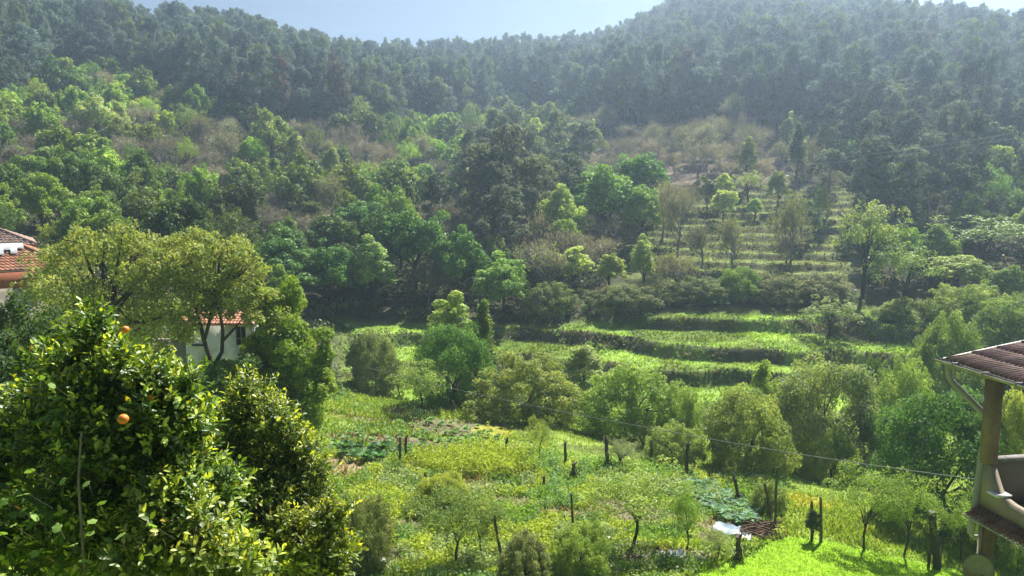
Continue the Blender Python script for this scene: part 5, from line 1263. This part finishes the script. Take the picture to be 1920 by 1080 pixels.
def stones():
    rng = np.random.default_rng(80)
    def stone(px, py, s, label, mat='stone', group=None, nm='stone'):
        g = ground_at(px, py, 20, 60); mb = MB(); V = []; n = 8; m_ = 5
        for i in range(m_+1):
            for k in range(n):
                th = math.pi*i/m_; a = 2*math.pi*k/n; r = s*rng.uniform(.8, 1.15)
                V.append((r*math.sin(th)*math.cos(a), r*.8*math.sin(th)*math.sin(a), r*.62*math.cos(th)))
        mb.add(V, [[i*n+k, i*n+(k+1) % n, (i+1)*n+(k+1) % n, (i+1)*n+k] for i in range(m_) for k in range(n)])
        o = mb.build(nm, M[mat], None); o.location = g+Vector((0, 0, s*.3)); tag(o, label, 'bag' if nm == 'white_bag' else 'stone', group)
    stone(706, 1062, .36, 'white crumpled bag lying between the bay tree and the lemon tree', 'white_wash', nm='white_bag')
    stone(1100, 1002, .14, 'pale stone beside the tall thin stake', 'white_wash')
    stone(1137, 1012, .16, 'bluish white stone on the rubble left of the peach trunk', 'pale_sheet')
    stone(1162, 1028, .15, 'pale stone just left of the peach trunk', 'white_wash')
    for i in range(26):
        stone(rng.uniform(1195, 1320), rng.uniform(1040, 1062), rng.uniform(.07, .16), 'small grey stone in the rubble below the peach tree', 'stone', 'stones in the rubble below the peach tree')
    for i in range(14):
        stone(rng.uniform(1090, 1180), rng.uniform(985, 1015), rng.uniform(.06, .13), 'small grey stone on the bare soil behind the peach trunk', 'stone', 'stones on the bare soil behind the peach trunk')
    for i in range(10):
        stone(rng.uniform(640, 690), rng.uniform(1040, 1078), rng.uniform(.08, .16), 'grey stone in the heap beside the tall dark stake', 'stone', 'stones beside the tall dark stake')
    for i in range(34):
        g = ground_at(rng.uniform(1395, 1462), rng.uniform(985, 1012), 20, 60); mb = MB(); L = rng.uniform(.5, 1.0)
        mb.tube([(-L/2, 0, 0), (0, rng.uniform(-.03, .03), .02), (L/2, 0, 0)], [.03, .035, .025], 6, (.8, .55, .42))
        o = mb.build('log', M['old_wood'], None); o.location = g+Vector((0, 0, .05+.05*(i % 4))); o.rotation_euler = (rng.uniform(-.2, .2), rng.uniform(-.25, .25), rng.uniform(-.9, .9)); tag(o, 'brown branch in the woodpile right of the blue sheet', 'log', 'branches in the woodpile by the cabbages')
stones()

# ------------------------------------------------------------------ grass, weeds and flowers
def weeds():
    rng = np.random.default_rng(90)
    # meadow and lawn blades
    N = 270000
    Y = 21+(48-21)*rng.uniform(0, 1, N)**1.25; px = rng.uniform(60, 2250, N); X = (px-960)/F*Y
    Z, r1, r2, r3 = height(X, Y, True); px, py = project(X, Y, Z)
    lw = lawn_mask(X, Y); c = ground_color(X, Y, Z, r1, r2, r3)
    green = (c[:, 1] > c[:, 0]*1.02)
    dens = np.where(lw > .5, .9, .25+.75*fbm(X/2.2, Y/2.2, 61)); keep = (rng.uniform(size=N) < np.where(green, dens, .12)) & (Z > -2.6)
    X, Y, Z, c, lw, px, py = X[keep], Y[keep], Z[keep], c[keep], lw[keep], px[keep], py[keep]; n = len(X)
    mown = sstep(.0, .5, (px-(760+.5*(py-740)))/200)*(1-sstep(850, 900, py-.12*(px-1000)))
    h = np.where(lw > .5, .055, (.09+.24*fbm(X/1.4, Y/1.4, 62)**2)*(1-.55*mown))*rng.uniform(.6, 1.4, n)*np.clip(Y/30, .8, 1.4)
    a = rng.uniform(0, 6.28, n); w = h*.22+.012; lean = rng.normal(size=(n, 2))*.45*h[:, None]
    V = np.stack([np.stack([X-np.cos(a)*w, Y-np.sin(a)*w, Z-.02], 1), np.stack([X+np.cos(a)*w, Y+np.sin(a)*w, Z-.02], 1), np.stack([X+lean[:, 0], Y+lean[:, 1], Z+h], 1)], 1).reshape(-1, 3)
    col = c*rng.uniform(.88, 1.22, (n, 1)); dry = rng.uniform(size=n) < .06*(1-lw); col[dry] = np.array([.46, .4, .2])*rng.uniform(.7, 1.1, (dry.sum(), 1))
    kind(link('grass', mesh_np('grass', V, [np.arange(3*n).reshape(-1, 3)], np.repeat(col, 3, 0), [M['grass']])), 'stuff', 'uneven green grass of the meadow and the lawn')
    # broad-leaved weeds and low crops
    N = 24000
    Y = 21+(46-21)*rng.uniform(0, 1, N)**1.2; px = rng.uniform(540, 1500, N); X = (px-960)/F*Y; Z, r1, r2, r3 = height(X, Y, True); px, py = project(X, Y, Z)
    d = np.where(py > 870, .42, .10)*(.3+1.4*(fbm(X/1.8, Y/1.8, 63) > .5))
    for (cx, cy_, rx, ry, dd) in [(880, 880, 120, 45, .75), (960, 900, 90, 40, .6), (700, 880, 70, 30, .4), (860, 960, 240, 60, .45), (1130, 900, 110, 35, .6), (820, 795, 110, 20, .3), (1270, 915, 90, 35, .5), (700, 770, 90, 50, .2), (1050, 1040, 200, 60, .6)]:
        d = np.where(((px-cx)/rx)**2+((py-cy_)/ry)**2 < 1, np.maximum(d, dd), d)
    d = np.where((px > 1040) & (py < 860) | (lawn_mask(X, Y) > .3) | (Z < -2.4), .0, d)
    d = np.where(((px-1380)/80)**2+((py-1000)/26)**2 < 1, 0, d)
    gc = ground_color(X, Y, Z, r1, r2, r3); d = d*np.where(gc[:, 1] > gc[:, 0]*1.0, 1, .12)
    keep = rng.uniform(size=N) < d; X, Y, Z, px, py = X[keep], Y[keep], Z[keep], px[keep], py[keep]; n = len(X)
    hh = .12+.5*fbm(X/1.6, Y/1.6, 64)**1.5; yl = ((px-900)/110)**2+((py-875)/26)**2+(fbm(X, Y, 68)-.5) < 1; hh = np.where(yl, hh*1.6+.2, hh)
    pal = np.array([(.24, .37, .07), (.32, .43, .08), (.17, .27, .07), (.34, .4, .2), (.42, .48, .08), (.22, .34, .13)]); ci = (fbm(X/2.5, Y/2.5, 65)*9).astype(int) % 6
    base = pal[ci]; base = np.where(yl[:, None], np.array([.38, .44, .06]), base)
    per = 13; idx = np.repeat(np.arange(n), per); m = len(idx)
    P = np.stack([X, Y, Z], 1)[idx]+rng.normal(size=(m, 3))*np.array([.11, .11, 0])+np.array([0, 0, 1.])*(hh[idx]*rng.uniform(.1, 1, m))[:, None]
    V, Q = leaf_quads(P, rand_dirs(rng, m)+np.array([0, 0, .5]), rand_dirs(rng, m)+np.array([0, -.3, .5]), rng.uniform(.08, .19, m), rng.uniform(.035, .09, m))
    kind(link('weeds', mesh_np('weeds', V, [Q], np.repeat(base[idx]*rng.uniform(.82, 1.22, (m, 1)), 4, 0), [M['leaf']])), 'stuff', 'mixed weeds, vines and low crops filling the garden beds')
    # terrace grass
    N = 120000
    Y = rng.uniform(48, 110, N); px = rng.uniform(590, 1850, N); X = (px-960)/F*Y; Z, r1, r2, r3 = height(X, Y, True); m1, m2, m3 = terrace_mask(X, Y)
    c = ground_color(X, Y, Z, r1, r2, r3)
    keep = rng.uniform(size=N) < (m1*.95+m2*.6)*(.25+.75*fbm(X/2.5, Y/2.5, 66)); X, Y, Z, r1, r2, c = X[keep], Y[keep], Z[keep], r1[keep], r2[keep], c[keep]; n = len(X)
    h = (.07+.18*fbm(X/2, Y/2, 67)+.10*(r1+r2)*rng.uniform(0, 1, n))*.8*rng.uniform(.6, 1.4, n); a = rng.uniform(0, 6.28, n); w = h*.5+.03; lean = rng.normal(size=(n, 2))*.4*h[:, None]
    V = np.stack([np.stack([X-np.cos(a)*w, Y-np.sin(a)*w, Z-.03], 1), np.stack([X+np.cos(a)*w, Y+np.sin(a)*w, Z-.03], 1), np.stack([X+lean[:, 0], Y+lean[:, 1], Z+h], 1)], 1).reshape(-1, 3)
    col = c*rng.uniform(.8, 1.25, (n, 1))
    kind(link('terrace_grass', mesh_np('terrace_grass', V, [np.arange(3*n).reshape(-1, 3)], np.repeat(col, 3, 0), [M['grass']])), 'stuff', 'tufted grass on the terraces')
weeds()
def lilies():
    rng = np.random.default_rng(91)
    for i, (px, py) in enumerate([(951, 781), (961, 784), (946, 786)]):
        g = ground_at(px, py+6, 20, 60); t = thing('white_flower', 'small white lily in the meadow by the bush shade', 'flower', g, 0, 'white lilies at the edge of the bush shade')
        mb = MB(); mb.tube([(0, 0, -.05), (.02, 0, .4)], [.012, .008], 4); mb.build('stem', M['flower'], t, color=(.1, .2, .04))
        V, T3, T4 = near_leaves(np.zeros((4, 3))+np.array([.02, 0, .38]), np.array([[1, 0, 1.], [-1, 0, 1], [0, 1, 1.], [0, -1, 1]]), np.array([[-1, 0, 1.], [1, 0, 1], [0, -1, 1.], [0, 1, 1]]), .15, .11, rng)
        link('petal', mesh_np('petal', V, [T3, T4], None, [M['flower']]), t, (.8, .8, .75))
lilies()

# ------------------------------------------------------------------ wires
def wires():
    def cable(name, label, pts, r, n=30):
        P = []
        for i in range(len(pts)-1):
            a, b = np.array(at(*pts[i])), np.array(at(*pts[i+1]))
            for k in range(n):
                f = k/n; q = a*(1-f)+b*f; q[2] -= .25*4*f*(1-f)*np.linalg.norm(b-a)/30; P.append(q)
        P.append(b); mb = MB(); mb.tube(P, r, 5, cap=False); tag(mb.build(name, M['cable'], None), label, 'cable')
    cable('overhead_cable', 'pale overhead cable crossing the meadow in front of the stream bushes', [(690, 690, 41), (1240, 806, 30), (1960, 915, 19)], 0.011)
    cable('power_line', 'upper thin power line across the wood on the hill', [(1180, 296, 99), (1560, 298, 90), (1960, 240, 80)], .013)
    cable('power_line', 'lower thin power line just beneath the upper one on the hill', [(1180, 304, 99), (1560, 306, 90), (1960, 250, 80)], .013)
wires()

# ------------------------------------------------------------------ the air of the valley
def haze():
    mb = MB(); mb.box((0, 300, 62.5), (1500, 760, 145))
    m, n, l = new_mat('haze')
    v = n.new('ShaderNodeVolumePrincipled'); v.inputs['Color'].default_value = (.58, .76, 1, 1); v.inputs['Density'].default_value = HAZE_DENSITY
    v.inputs['Anisotropy'].default_value = .65
    o = n.new('ShaderNodeOutputMaterial'); l.new(v.outputs[0], o.inputs['Volume'])
    kind(mb.build('haze', m), 'stuff', 'thin sunlit haze filling the valley')
haze()
